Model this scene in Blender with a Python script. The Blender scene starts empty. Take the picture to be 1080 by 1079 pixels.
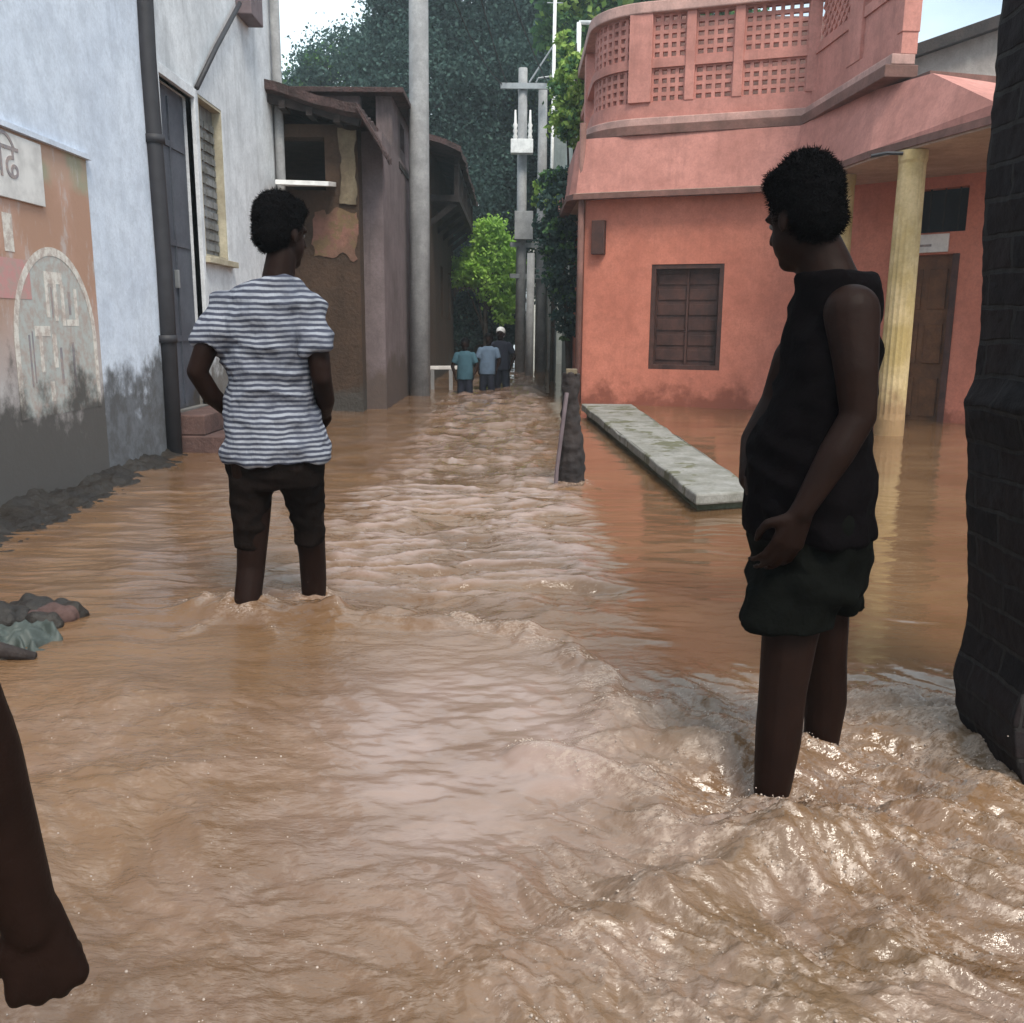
import bpy, bmesh, math, random
import numpy as np
from mathutils import Vector, Matrix, noise as mnoise

# ------------------------------------------------------------------ camera, light, sky
S = bpy.context.scene
COL = S.collection
R = math.radians
cam_d = bpy.data.cameras.new("camera"); cam = bpy.data.objects.new("camera", cam_d); COL.objects.link(cam)
cam_d.lens = 36*967/1080; cam_d.sensor_width = 36; cam_d.clip_start = 0.05; cam_d.clip_end = 3000
cam.matrix_world = Matrix.Translation((0, 0, 1.05)) @ Matrix.Rotation(R(90-11.4), 4, 'X') @ Matrix.Rotation(R(0.5), 4, 'Z')
S.camera = cam
W = bpy.data.worlds.new("World"); S.world = W; W.use_nodes = True
SUN_EL, SUN_AZ = 55, 158        # azimuth clockwise from +Y
def world():
    nt = W.node_tree; n = nt.nodes; L = nt.links; n.clear()
    out = n.new('ShaderNodeOutputWorld'); mix = n.new('ShaderNodeMixShader')
    b1 = n.new('ShaderNodeBackground'); b2 = n.new('ShaderNodeBackground')
    sky = n.new('ShaderNodeTexSky'); sky.sky_type = 'NISHITA'; sky.sun_disc = False
    sky.sun_elevation = R(SUN_EL); sky.sun_rotation = R(SUN_AZ); sky.air_density = 1.4; sky.dust_density = 2.5
    b1.inputs['Strength'].default_value = 0.10
    b2.inputs['Color'].default_value = (0.70, 0.84, 0.92, 1); b2.inputs['Strength'].default_value = 1.05
    tc = n.new('ShaderNodeTexCoord'); no = n.new('ShaderNodeTexNoise')
    no.inputs['Scale'].default_value = 2.2; no.inputs['Detail'].default_value = 6
    mp = n.new('ShaderNodeMapping'); mp.inputs['Scale'].default_value = (1, 1, 2.4); mp.inputs['Location'].default_value = (0.3, 0.1, 0.2)
    cr = n.new('ShaderNodeValToRGB'); cr.color_ramp.elements[0].position = 0.36; cr.color_ramp.elements[1].position = 0.60
    cr.color_ramp.elements[0].color = (0.25, 0.25, 0.25, 1)
    L.new(tc.outputs['Generated'], mp.inputs[0]); L.new(mp.outputs[0], no.inputs['Vector'])
    L.new(no.outputs['Fac'], cr.inputs[0]); L.new(sky.outputs[0], b1.inputs['Color'])
    L.new(cr.outputs[0], mix.inputs[0]); L.new(b1.outputs[0], mix.inputs[1]); L.new(b2.outputs[0], mix.inputs[2])
    L.new(mix.outputs[0], out.inputs[0])
world()
sd = bpy.data.lights.new("sun", 'SUN'); sd.energy = 2.0; sd.angle = R(20); sd.color = (1.0, 0.93, 0.82)
so = bpy.data.objects.new("sun", sd); COL.objects.link(so)
_d = Vector((math.sin(R(SUN_AZ))*math.cos(R(SUN_EL)), math.cos(R(SUN_AZ))*math.cos(R(SUN_EL)), math.sin(R(SUN_EL))))
so.rotation_euler = _d.to_track_quat('Z', 'Y').to_euler()
S.view_settings.view_transform = 'Standard'; S.view_settings.look = 'None'
S.view_settings.exposure = 0.85; S.view_settings.gamma = 1.0

rnd = random.Random(7)
rng = np.random.default_rng(11)

# ------------------------------------------------------------------ materials
def nmat(name):
    m = bpy.data.materials.new(name); m.use_nodes = True
    nt = m.node_tree; return m, nt, nt.nodes, nt.links, nt.nodes['Principled BSDF']
def mixc(nt, fac, a, b, blend='MIX'):
    x = nt.nodes.new('ShaderNodeMix'); x.data_type = 'RGBA'; x.blend_type = blend
    for i, v in ((0, fac), (6, a), (7, b)):
        if hasattr(v, 'is_output'): nt.links.new(v, x.inputs[i])
        elif i == 0: x.inputs[0].default_value = v
        else: x.inputs[i].default_value = (*v, 1)
    return x.outputs[2]
def ramp(nt, src, p0, p1, c0=0.0, c1=1.0):
    r = nt.nodes.new('ShaderNodeMapRange'); r.inputs[1].default_value = p0; r.inputs[2].default_value = p1
    r.inputs[3].default_value = c0; r.inputs[4].default_value = c1; r.interpolation_type = 'SMOOTHSTEP'
    nt.links.new(src, r.inputs[0]); return r.outputs[0]
def noi(nt, vec, scale, detail=4, rough=0.55, stretch=None):
    if stretch:
        mp = nt.nodes.new('ShaderNodeMapping'); mp.inputs['Scale'].default_value = stretch
        nt.links.new(vec, mp.inputs[0]); vec = mp.outputs[0]
    t = nt.nodes.new('ShaderNodeTexNoise'); t.inputs['Scale'].default_value = scale
    t.inputs['Detail'].default_value = detail; t.inputs['Roughness'].default_value = rough
    nt.links.new(vec, t.inputs['Vector']); return t.outputs['Fac']
def bump(nt, h, strength, dist, bsdf, prev=None):
    b = nt.nodes.new('ShaderNodeBump'); b.inputs['Strength'].default_value = strength; b.inputs['Distance'].default_value = dist
    nt.links.new(h, b.inputs['Height'])
    if prev: nt.links.new(prev, b.inputs['Normal'])
    nt.links.new(b.outputs[0], bsdf.inputs['Normal']); return b.outputs[0]
def mathn(nt, op, a, b):
    m = nt.nodes.new('ShaderNodeMath'); m.operation = op
    for i, v in enumerate((a, b)):
        if hasattr(v, 'is_output'): nt.links.new(v, m.inputs[i])
        else: m.inputs[i].default_value = v
    return m.outputs[0]

def rough_mat(name, col, col2=None, scale=3, rough=0.85, bs=0.4, bd=0.01, damp=None, dampcol=(0.06, 0.055, 0.05), streak=0.0, patch=None, patch_amt=0.56, spec=0.3, fine=40):
    m, nt, n, L, b = nmat(name)
    g = n.new('ShaderNodeNewGeometry'); P = g.outputs['Position']
    col2 = col2 or tuple(c*0.72 for c in col)
    c = mixc(nt, ramp(nt, noi(nt, P, scale, 6, 0.6), 0.35, 0.68), col, col2)
    c = mixc(nt, ramp(nt, noi(nt, P, fine, 3, 0.7), 0.3, 0.8, 0, 0.35), c, tuple(x*0.6 for x in col2))
    if streak:
        s = ramp(nt, noi(nt, P, 5, 4, 0.7, (1, 1, 0.10)), 0.50, 0.75, 0, streak)
        c = mixc(nt, s, c, tuple(x*0.35 for x in col2))
    if patch:
        c = mixc(nt, ramp(nt, noi(nt, P, scale*0.6, 7, 0.65), patch_amt, patch_amt+0.03), c, patch)
    if damp is not None:
        sp = n.new('ShaderNodeSeparateXYZ'); L.new(P, sp.inputs[0])
        h = mathn(nt, 'ADD', sp.outputs[2], mathn(nt, 'MULTIPLY', mathn(nt, 'SUBTRACT', noi(nt, P, 2.4, 7, 0.65), 0.5), 1.5))
        c = mixc(nt, ramp(nt, h, damp-0.10, damp+0.22, 0.93, 0), c, dampcol)
    c = mixc(nt, ramp(nt, noi(nt, P, 7, 8, 0.72), 0.38, 0.66, 0.0, 0.30), c, tuple(x*0.45 for x in col2))
    L.new(c, b.inputs['Base Color']); b.inputs['Roughness'].default_value = rough
    b.inputs['Specular IOR Level'].default_value = spec
    bump(nt, noi(nt, P, fine*0.6, 6, 0.65), bs, bd, b)
    return m
def simple(name, col, rough=0.6, bs=0.15, scale=30, spec=0.4, metal=0, var=0.75):
    m, nt, n, L, b = nmat(name)
    t = n.new('ShaderNodeTexCoord'); P = t.outputs['Object']
    c = mixc(nt, ramp(nt, noi(nt, P, scale*0.3, 5), 0.35, 0.7), col, tuple(x*var for x in col))
    L.new(c, b.inputs['Base Color']); b.inputs['Roughness'].default_value = rough
    b.inputs['Specular IOR Level'].default_value = spec; b.inputs['Metallic'].default_value = metal
    bump(nt, noi(nt, P, scale, 4), bs, 0.005, b)
    return m

MT = {}
MT['bluewall'] = rough_mat('blue_white_limewash', (0.72, 0.78, 0.88), (0.62, 0.68, 0.79), 1.1, 0.9, 0.3, 0.006, damp=0.60, dampcol=(0.055, 0.050, 0.046), streak=0.22)
MT['whitewall'] = rough_mat('white_limewash', (0.74, 0.76, 0.79), (0.60, 0.62, 0.65), 1.4, 0.9, 0.3, 0.006, damp=0.55, dampcol=(0.10, 0.085, 0.07), streak=0.35)
MT['pink'] = rough_mat('coral_plaster', (0.62, 0.225, 0.155), (0.50, 0.17, 0.115), 1.0, 0.85, 0.25, 0.006, damp=0.12, dampcol=(0.22, 0.07, 0.045), streak=0.18)
MT['pinklite'] = rough_mat('salmon_plaster', (0.57, 0.255, 0.21), (0.44, 0.19, 0.155), 1.3, 0.85, 0.25, 0.006, streak=0.30)
MT['mould'] = rough_mat('weathered_brown_moulding', (0.24, 0.12, 0.10), (0.15, 0.08, 0.065), 3, 0.85, 0.4, 0.01, streak=0.3)
MT['coping'] = rough_mat('pale_pink_coping', (0.60, 0.36, 0.31), (0.40, 0.25, 0.22), 3, 0.85, 0.4, 0.01, streak=0.3)
MT['yellow'] = rough_mat('yellow_ochre_paint', (0.60, 0.45, 0.25), (0.42, 0.30, 0.12), 3, 0.7, 0.5, 0.010, streak=0.85, damp=0.25, dampcol=(0.30, 0.18, 0.09))
MT['porch'] = rough_mat('porch_plaster', (0.56, 0.27, 0.20), (0.45, 0.22, 0.15), 1.6, 0.85, 0.3, 0.006, streak=0.2)
MT['soffit'] = rough_mat('cream_soffit_plaster', (0.50, 0.36, 0.29), (0.38, 0.27, 0.21), 2, 0.85, 0.2, 0.006)
MT['wood'] = rough_mat('dark_red_brown_wood', (0.095, 0.042, 0.032), (0.055, 0.026, 0.022), 6, 0.6, 0.4, 0.006, streak=0.6)
MT['doorwood'] = rough_mat('mid_brown_door_wood', (0.20, 0.085, 0.035), (0.12, 0.05, 0.022), 5, 0.6, 0.4, 0.006, streak=0.6)
MT['greydoor'] = rough_mat('grey_painted_steel', (0.105, 0.115, 0.14), (0.075, 0.08, 0.10), 2.5, 0.55, 0.2, 0.004, streak=0.4, damp=0.3, dampcol=(0.06, 0.045, 0.03))
MT['shutter'] = rough_mat('weathered_grey_shutter', (0.27, 0.28, 0.29), (0.15, 0.145, 0.13), 5, 0.7, 0.3, 0.006, streak=0.8)
MT['cream'] = rough_mat('cream_paint', (0.55, 0.50, 0.38), (0.38, 0.33, 0.24), 4, 0.8, 0.3, 0.006, streak=0.4)
MT['brick'] = rough_mat('dark_red_brown_plinth', (0.13, 0.075, 0.065), (0.085, 0.05, 0.045), 4, 0.85, 0.6, 0.02)
MT['mud'] = rough_mat('brown_mud_wall', (0.075, 0.045, 0.030), (0.05, 0.032, 0.022), 1.6, 0.95, 0.7, 0.03, damp=0.2, streak=0.3)
MT['mudpink'] = rough_mat('worn_pink_mud_plaster', (0.24, 0.115, 0.09), (0.14, 0.08, 0.055), 2.2, 0.95, 0.5, 0.02, patch=(0.15, 0.10, 0.055), patch_amt=0.52)
MT['mudcream'] = rough_mat('worn_cream_mud_plaster', (0.21, 0.17, 0.115), (0.12, 0.09, 0.06), 3, 0.95, 0.5, 0.02, streak=0.5)
MT['purple'] = rough_mat('faded_mauve_plaster', (0.20, 0.155, 0.16), (0.13, 0.10, 0.10), 1.3, 0.92, 0.4, 0.015, damp=0.5, dampcol=(0.09, 0.065, 0.055), streak=0.5)
MT['roof'] = rough_mat('old_clay_roof', (0.10, 0.06, 0.058), (0.055, 0.038, 0.036), 5, 0.9, 0.9, 0.04)
MT['darkwood'] = rough_mat('blackened_timber', (0.045, 0.033, 0.030), (0.025, 0.02, 0.02), 6, 0.8, 0.7, 0.02, streak=0.5)
MT['dark'] = simple('dark_interior', (0.012, 0.011, 0.012), 0.9)
MT['concrete'] = rough_mat('pale_concrete', (0.34, 0.34, 0.345), (0.24, 0.24, 0.245), 3, 0.85, 0.5, 0.008, streak=0.3)
MT['slab'] = rough_mat('worn_stone_slab', (0.30, 0.285, 0.26), (0.19, 0.18, 0.15), 5, 0.85, 0.6, 0.012, patch=(0.12, 0.115, 0.07), patch_amt=0.54)
MT['slabside'] = rough_mat('shadow_dark_slab_side', (0.14, 0.14, 0.09), (0.08, 0.08, 0.05), 4, 0.9, 0.6, 0.02)  # darker than the slab top, painting the shadow band along its side
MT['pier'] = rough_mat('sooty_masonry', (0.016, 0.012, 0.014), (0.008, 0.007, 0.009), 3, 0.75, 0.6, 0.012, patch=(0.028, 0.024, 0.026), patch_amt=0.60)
MT['greyplaster'] = rough_mat('grey_cement_render', (0.38, 0.35, 0.33), (0.28, 0.25, 0.235), 1.5, 0.9, 0.4, 0.01, streak=0.25)
MT['pale'] = rough_mat('pale_cream_wall', (0.66, 0.66, 0.60), (0.48, 0.49, 0.44), 1.2, 0.9, 0.3, 0.01, streak=0.4)
MT['white'] = simple('white_paint', (0.78, 0.78, 0.77), 0.5)
MT['offwhite'] = simple('off_white_sheet', (0.72, 0.70, 0.68), 0.5)
MT['blackpaint'] = simple('blackened_pipe', (0.028, 0.027, 0.032), 0.6)
MT['mauvebox'] = simple('mauve_box', (0.16, 0.12, 0.13), 0.7)
MT['metal'] = simple('galvanised_steel', (0.33, 0.34, 0.35), 0.45, metal=0.5)
MT['wire'] = simple('cable_rubber', (0.03, 0.03, 0.03), 0.6)
MT['bed'] = rough_mat('silt', (0.16, 0.10, 0.06), (0.11, 0.07, 0.045), 3, 0.9, 0.5, 0.02)
MT['mudbank'] = rough_mat('grey_wet_silt', (0.034, 0.028, 0.023), (0.022, 0.018, 0.016), 3, 0.45, 0.7, 0.02)
MT['bark'] = rough_mat('bark', (0.09, 0.07, 0.055), (0.05, 0.04, 0.03), 6, 0.9, 0.9, 0.03)
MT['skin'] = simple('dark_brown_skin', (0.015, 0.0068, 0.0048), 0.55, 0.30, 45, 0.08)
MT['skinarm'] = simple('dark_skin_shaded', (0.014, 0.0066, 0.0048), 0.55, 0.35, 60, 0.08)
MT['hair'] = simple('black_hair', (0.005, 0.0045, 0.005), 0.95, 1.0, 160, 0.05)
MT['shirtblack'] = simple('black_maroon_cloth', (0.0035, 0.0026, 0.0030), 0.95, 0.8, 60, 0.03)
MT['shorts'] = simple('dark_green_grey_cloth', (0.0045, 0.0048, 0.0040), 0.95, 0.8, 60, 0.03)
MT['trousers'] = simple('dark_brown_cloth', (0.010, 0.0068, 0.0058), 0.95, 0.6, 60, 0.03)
MT['eye'] = simple('eye', (0.10, 0.09, 0.085), 0.4)
MT['teal'] = simple('teal_cloth', (0.045, 0.10, 0.13), 0.85, 0.4, 30, 0.2)
MT['blue'] = simple('grey_blue_cloth', (0.12, 0.17, 0.24), 0.85, 0.4, 30, 0.2)
MT['navy'] = simple('navy_cloth', (0.02, 0.022, 0.035), 0.85, 0.4, 30, 0.2)
MT['greyteal'] = simple('grey_green_plastic', (0.055, 0.068, 0.060), 0.6, 0.6, 20, 0.5)
MT['mural'] = None

def pier_mat():
    m, nt, n, L, b = nmat('sooty_brickwork')
    g = n.new('ShaderNodeNewGeometry'); sp = n.new('ShaderNodeSeparateXYZ'); L.new(g.outputs['Position'], sp.inputs[0])
    P = g.outputs['Position']; cb = n.new('ShaderNodeCombineXYZ'); w = mathn(nt, 'MULTIPLY', noi(nt, P, 6, 3), 0.03)
    L.new(mathn(nt, 'ADD', mathn(nt, 'ADD', sp.outputs[0], sp.outputs[1]), w), cb.inputs[0]); L.new(mathn(nt, 'ADD', sp.outputs[2], w), cb.inputs[1])
    br = n.new('ShaderNodeTexBrick'); L.new(cb.outputs[0], br.inputs['Vector']); br.inputs['Scale'].default_value = 1.0
    br.inputs['Brick Width'].default_value = 0.22; br.inputs['Row Height'].default_value = 0.08; br.inputs['Mortar Size'].default_value = 0.007; br.inputs['Mortar Smooth'].default_value = 0.4
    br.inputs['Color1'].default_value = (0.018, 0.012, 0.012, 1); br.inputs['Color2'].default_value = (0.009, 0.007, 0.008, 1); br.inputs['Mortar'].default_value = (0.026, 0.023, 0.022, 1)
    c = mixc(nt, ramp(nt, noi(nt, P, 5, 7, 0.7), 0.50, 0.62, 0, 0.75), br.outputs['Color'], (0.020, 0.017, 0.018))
    L.new(c, b.inputs['Base Color']); b.inputs['Roughness'].default_value = 0.8; b.inputs['Specular IOR Level'].default_value = 0.15
    inv = mathn(nt, 'SUBTRACT', 1.0, br.outputs['Fac']); p = bump(nt, inv, 0.8, 0.008, b); bump(nt, noi(nt, P, 45, 6, 0.7), 0.7, 0.008, b, p); return m
MT['pier'] = pier_mat()

def stripes():
    m, nt, n, L, b = nmat('striped_jersey')
    t = n.new('ShaderNodeTexCoord'); P = t.outputs['Object']
    sp = n.new('ShaderNodeSeparateXYZ'); L.new(P, sp.inputs[0])
    z = mathn(nt, 'ADD', sp.outputs[2], mathn(nt, 'MULTIPLY', noi(nt, P, 5, 3), 0.035))
    s = mathn(nt, 'SINE', mathn(nt, 'MULTIPLY', z, 2*math.pi/0.0185), 0)
    f = mathn(nt, 'MULTIPLY', ramp(nt, s, -0.5, 0.6), ramp(nt, noi(nt, P, 7, 4), 0.30, 0.55, 0.35, 1.0))  # noise dims the pale stripes, painting shading into the cloth
    c = mixc(nt, f, (0.048, 0.052, 0.076), (0.29, 0.305, 0.345))
    L.new(c, b.inputs['Base Color']); b.inputs['Roughness'].default_value = 0.9; b.inputs['Specular IOR Level'].default_value = 0.2
    h = noi(nt, P, 9, 4, 0.6, (1.3, 1.3, 0.6))
    bump(nt, h, 0.8, 0.03, b); return m
MT['stripes'] = stripes()

def mural_mat():
    m, nt, n, L, b = nmat('faded_painted_advert')
    g = n.new('ShaderNodeNewGeometry'); P = g.outputs['Position']
    sp = n.new('ShaderNodeSeparateXYZ'); L.new(P, sp.inputs[0]); z = sp.outputs[2]
    zz = mathn(nt, 'ADD', z, mathn(nt, 'MULTIPLY', noi(nt, P, 3, 5), 0.25))
    c = mixc(nt, ramp(nt, zz, 1.98, 2.06), (0.40, 0.235, 0.165), (0.33, 0.31, 0.22))
    c = mixc(nt, ramp(nt, noi(nt, P, 2.2, 4), 0.45, 0.62, 0, 0.8), c, (0.48, 0.29, 0.22))
    c = mixc(nt, ramp(nt, zz, 1.45, 0.75), c, (0.42, 0.38, 0.37))
    c = mixc(nt, ramp(nt, noi(nt, P, 8, 8, 0.7, (1, 1, 0.4)), 0.50, 0.66, 0, 0.65), c, (0.50, 0.47, 0.46))
    h = mathn(nt, 'ADD', z, mathn(nt, 'MULTIPLY', mathn(nt, 'SUBTRACT', noi(nt, P, 2.4, 7, 0.65), 0.5), 1.5))
    c = mixc(nt, ramp(nt, h, 0.50, 0.82, 0.93, 0), c, (0.055, 0.050, 0.046))
    L.new(c, b.inputs['Base Color']); b.inputs['Roughness'].default_value = 0.9
    bump(nt, noi(nt, P, 30, 5), 0.3, 0.006, b); return m
MT['mural'] = mural_mat()
def fade_paint(name, col):
    m, nt, n, L, b = nmat(name)
    g = n.new('ShaderNodeNewGeometry'); P = g.outputs['Position']
    c = mixc(nt, ramp(nt, noi(nt, P, 14, 8, 0.75), 0.40, 0.62, 0, 0.8), col, (0.40, 0.31, 0.27))
    sp = n.new('ShaderNodeSeparateXYZ'); L.new(P, sp.inputs[0])
    h = mathn(nt, 'ADD', sp.outputs[2], mathn(nt, 'MULTIPLY', mathn(nt, 'SUBTRACT', noi(nt, P, 2.4, 7, 0.65), 0.5), 1.5))
    c = mixc(nt, ramp(nt, h, 0.50, 0.82, 0.93, 0), c, (0.055, 0.050, 0.046))
    L.new(c, b.inputs['Base Color']); b.inputs['Roughness'].default_value = 0.9; return m
MT['paintwhite'] = fade_paint('faded_white_wall_paint', (0.70, 0.66, 0.60))
MT['paintgrey'] = fade_paint('faded_grey_wall_paint', (0.44, 0.46, 0.44))
MT['paintdark'] = fade_paint('faded_dark_wall_paint', (0.24, 0.22, 0.24))
MT['paintpink'] = fade_paint('faded_rose_wall_paint', (0.52, 0.26, 0.25))

def leaf_mat(name, c1, c2):
    m, nt, n, L, b = nmat(name)
    g = n.new('ShaderNodeNewGeometry')
    c = mixc(nt, g.outputs['Random Per Island'], c1, c2)
    L.new(c, b.inputs['Base Color']); b.inputs['Roughness'].default_value = 0.75; b.inputs['Specular IOR Level'].default_value = 0.08
    tr = n.new('ShaderNodeBsdfTranslucent'); L.new(c, tr.inputs[0]); mx = n.new('ShaderNodeMixShader'); mx.inputs[0].default_value = 0.3
    L.new(b.outputs[0], mx.inputs[1]); L.new(tr.outputs[0], mx.inputs[2]); L.new(mx.outputs[0], n['Material Output'].inputs[0]); return m
MT['leafdark'] = leaf_mat('dark_blue_green_leaves', (0.030, 0.062, 0.058), (0.080, 0.135, 0.115))
MT['leafmid'] = leaf_mat('mid_green_leaves', (0.045, 0.11, 0.05), (0.12, 0.23, 0.085))
MT['leafbright'] = leaf_mat('bright_green_leaves', (0.24, 0.46, 0.06), (0.45, 0.68, 0.16))
MT['leafyellow'] = leaf_mat('yellow_green_leaves', (0.17, 0.30, 0.06), (0.36, 0.48, 0.13))

# ------------------------------------------------------------------ mesh helpers
class MB:
    def __init__(s): s.v = []; s.f = []; s.mi = []
    def add(s, vs, fs, mi=0):
        o = len(s.v); s.v += [tuple(p) for p in vs]; s.f += [tuple(i+o for i in f) for f in fs]; s.mi += [mi]*len(fs); return s
    def box(s, x0, x1, y0, y1, z0, z1, mi=0):
        v = [(x, y, z) for z in (z0, z1) for y in (y0, y1) for x in (x0, x1)]
        return s.add(v, [(0, 2, 3, 1), (4, 5, 7, 6), (0, 1, 5, 4), (2, 6, 7, 3), (0, 4, 6, 2), (1, 3, 7, 5)], mi)
    def bar(s, a, b, w, h, up=(0, 0, 1)):
        a = Vector(a); b = Vector(b); d = (b-a).normalized(); up = Vector(up)
        if abs(d.dot(up)) > 0.98: up = Vector((1, 0, 0))
        sx = d.cross(up).normalized()*w/2; sy = sx.cross(d).normalized()*h/2
        v = [p+i*sx+j*sy for p in (a, b) for i, j in ((-1, -1), (1, -1), (1, 1), (-1, 1))]
        return s.add(v, [(0, 1, 2, 3), (7, 6, 5, 4), (0, 4, 5, 1), (1, 5, 6, 2), (2, 6, 7, 3), (3, 7, 4, 0)])
    def tube(s, pts, rad, n=10):
        pts = [Vector(p) for p in pts]
        if not hasattr(rad, '__len__'): rad = [rad]*len(pts)
        vs = []; fs = []; prev = None
        for i, p in enumerate(pts):
            d = (pts[min(i+1, len(pts)-1)]-pts[max(i-1, 0)]).normalized()
            if prev is None:
                u = d.cross(Vector((0, 0, 1))) if abs(d.z) < 0.9 else d.cross(Vector((1, 0, 0)))
            else: u = prev - d*prev.dot(d)
            u.normalize(); prev = u; w = d.cross(u)
            for k in range(n):
                a = 2*math.pi*k/n; vs.append(p+(u*math.cos(a)+w*math.sin(a))*rad[i])
        for i in range(len(pts)-1):
            for k in range(n):
                fs.append((i*n+k, i*n+(k+1) % n, (i+1)*n+(k+1) % n, (i+1)*n+k))
        fs.append(tuple(reversed(range(n)))); fs.append(tuple((len(pts)-1)*n+k for k in range(n)))
        return s.add(vs, fs)
    def prism(s, poly, z0, z1):
        n = len(poly); z1l = z1 if hasattr(z1, '__len__') else [z1]*n; z0l = z0 if hasattr(z0, '__len__') else [z0]*n
        v = [(p[0], p[1], z0l[i]) for i, p in enumerate(poly)]+[(p[0], p[1], z1l[i]) for i, p in enumerate(poly)]
        f = [tuple(reversed(range(n))), tuple(range(n, 2*n))]+[(i, (i+1) % n, n+(i+1) % n, n+i) for i in range(n)]
        return s.add(v, f)
    def lathe(s, prof, c, n=16):
        vs = []; fs = []
        for r, z in prof:
            for k in range(n):
                a = 2*math.pi*k/n; vs.append((c[0]+r*math.cos(a), c[1]+r*math.sin(a), c[2]+z))
        for i in range(len(prof)-1):
            for k in range(n): fs.append((i*n+k, i*n+(k+1) % n, (i+1)*n+(k+1) % n, (i+1)*n+k))
        fs.append(tuple(reversed(range(n)))); fs.append(tuple((len(prof)-1)*n+k for k in range(n)))
        return s.add(vs, fs)

def wloc(o):
    v = Vector((0, 0, 0))
    while o is not None: v += Vector(o.location); o = o.parent
    return v
def link(name, verts, faces, mats, parent=None, mi=None, smooth=False, bevel=0, kind=None):
    off = wloc(parent)
    me = bpy.data.meshes.new(name)
    me.from_pydata([(p[0]-off.x, p[1]-off.y, p[2]-off.z) for p in verts], [], faces)
    if not isinstance(mats, (list, tuple)): mats = [mats]
    for m in mats: me.materials.append(MT[m] if isinstance(m, str) else m)
    if mi is not None and len(mats) > 1: me.polygons.foreach_set('material_index', mi)
    bm = bmesh.new(); bm.from_mesh(me); bmesh.ops.recalc_face_normals(bm, faces=bm.faces); bm.to_mesh(me); bm.free()
    if smooth: me.polygons.foreach_set('use_smooth', [True]*len(me.polygons))
    o = bpy.data.objects.new(name, me); COL.objects.link(o)
    if parent: o.parent = parent
    if bevel:
        b = o.modifiers.new('bevel', 'BEVEL'); b.width = bevel; b.segments = 2; b.limit_method = 'ANGLE'
    if kind: o['kind'] = kind
    return o
def build(mb, name, mats, parent=None, **k): return link(name, mb.v, mb.f, mats, parent, mi=mb.mi, **k)
def thing(name, label, cat, loc=(0, 0, 0), group=None):
    o = bpy.data.objects.new(name, None); COL.objects.link(o); o.location = loc; o.empty_display_size = 0.2
    o['label'] = label; o['category'] = cat
    if group: o['group'] = group
    return o
def tag(o, label, cat, group=None):
    o['label'] = label; o['category'] = cat
    if group: o['group'] = group
    return o

def wall_mb(p0, p1, z0, z1, th, holes=(), mb=None):
    """solid wall on the line p0-p1, thickness to the left of the direction p0->p1, with rectangular holes (s0,s1,za,zb)"""
    mb = mb or MB()
    p0 = Vector((p0[0], p0[1])); p1 = Vector((p1[0], p1[1])); d = (p1-p0); Ln = d.length; d.normalize(); nrm = Vector((-d.y, d.x))
    ss = sorted({0, Ln, *[h[0] for h in holes], *[h[1] for h in holes]}); zs = sorted({z0, z1, *[h[2] for h in holes], *[h[3] for h in holes]})
    def solid(i, j):
        if i < 0 or j < 0 or i >= len(ss)-1 or j >= len(zs)-1: return False
        cs = (ss[i]+ss[i+1])/2; cz = (zs[j]+zs[j+1])/2
        return not any(h[0] < cs < h[1] and h[2] < cz < h[3] for h in holes)
    def pt(s, t, z): q = p0+d*s+nrm*t; return (q.x, q.y, z)
    for i in range(len(ss)-1):
        for j in range(len(zs)-1):
            if not solid(i, j): continue
            a, b, c, e = ss[i], ss[i+1], zs[j], zs[j+1]
            mb.add([pt(a, 0, c), pt(b, 0, c), pt(b, 0, e), pt(a, 0, e)], [(0, 1, 2, 3)])
            mb.add([pt(a, th, c), pt(b, th, c), pt(b, th, e), pt(a, th, e)], [(3, 2, 1, 0)])
            if not solid(i-1, j): mb.add([pt(a, 0, c), pt(a, 0, e), pt(a, th, e), pt(a, th, c)], [(0, 1, 2, 3)])
            if not solid(i+1, j): mb.add([pt(b, 0, c), pt(b, th, c), pt(b, th, e), pt(b, 0, e)], [(0, 1, 2, 3)])
            if not solid(i, j-1): mb.add([pt(a, 0, c), pt(a, th, c), pt(b, th, c), pt(b, 0, c)], [(0, 1, 2, 3)])
            if not solid(i, j+1): mb.add([pt(a, 0, e), pt(b, 0, e), pt(b, th, e), pt(a, th, e)], [(0, 1, 2, 3)])
    return mb
def frame_box(p0, p1, s0, s1, t0, t1, z0, z1, mb):
    """box in wall coordinates"""
    p0 = Vector((p0[0], p0[1])); d = (Vector((p1[0], p1[1]))-p0).normalized(); n = Vector((-d.y, d.x))
    v = []
    for z in (z0, z1):
        for t in (t0, t1):
            for s in (s0, s1):
                q = p0+d*s+n*t; v.append((q.x, q.y, z))
    return mb.add(v, [(0, 2, 3, 1), (4, 5, 7, 6), (0, 1, 5, 4), (2, 6, 7, 3), (0, 4, 6, 2), (1, 3, 7, 5)])

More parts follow.
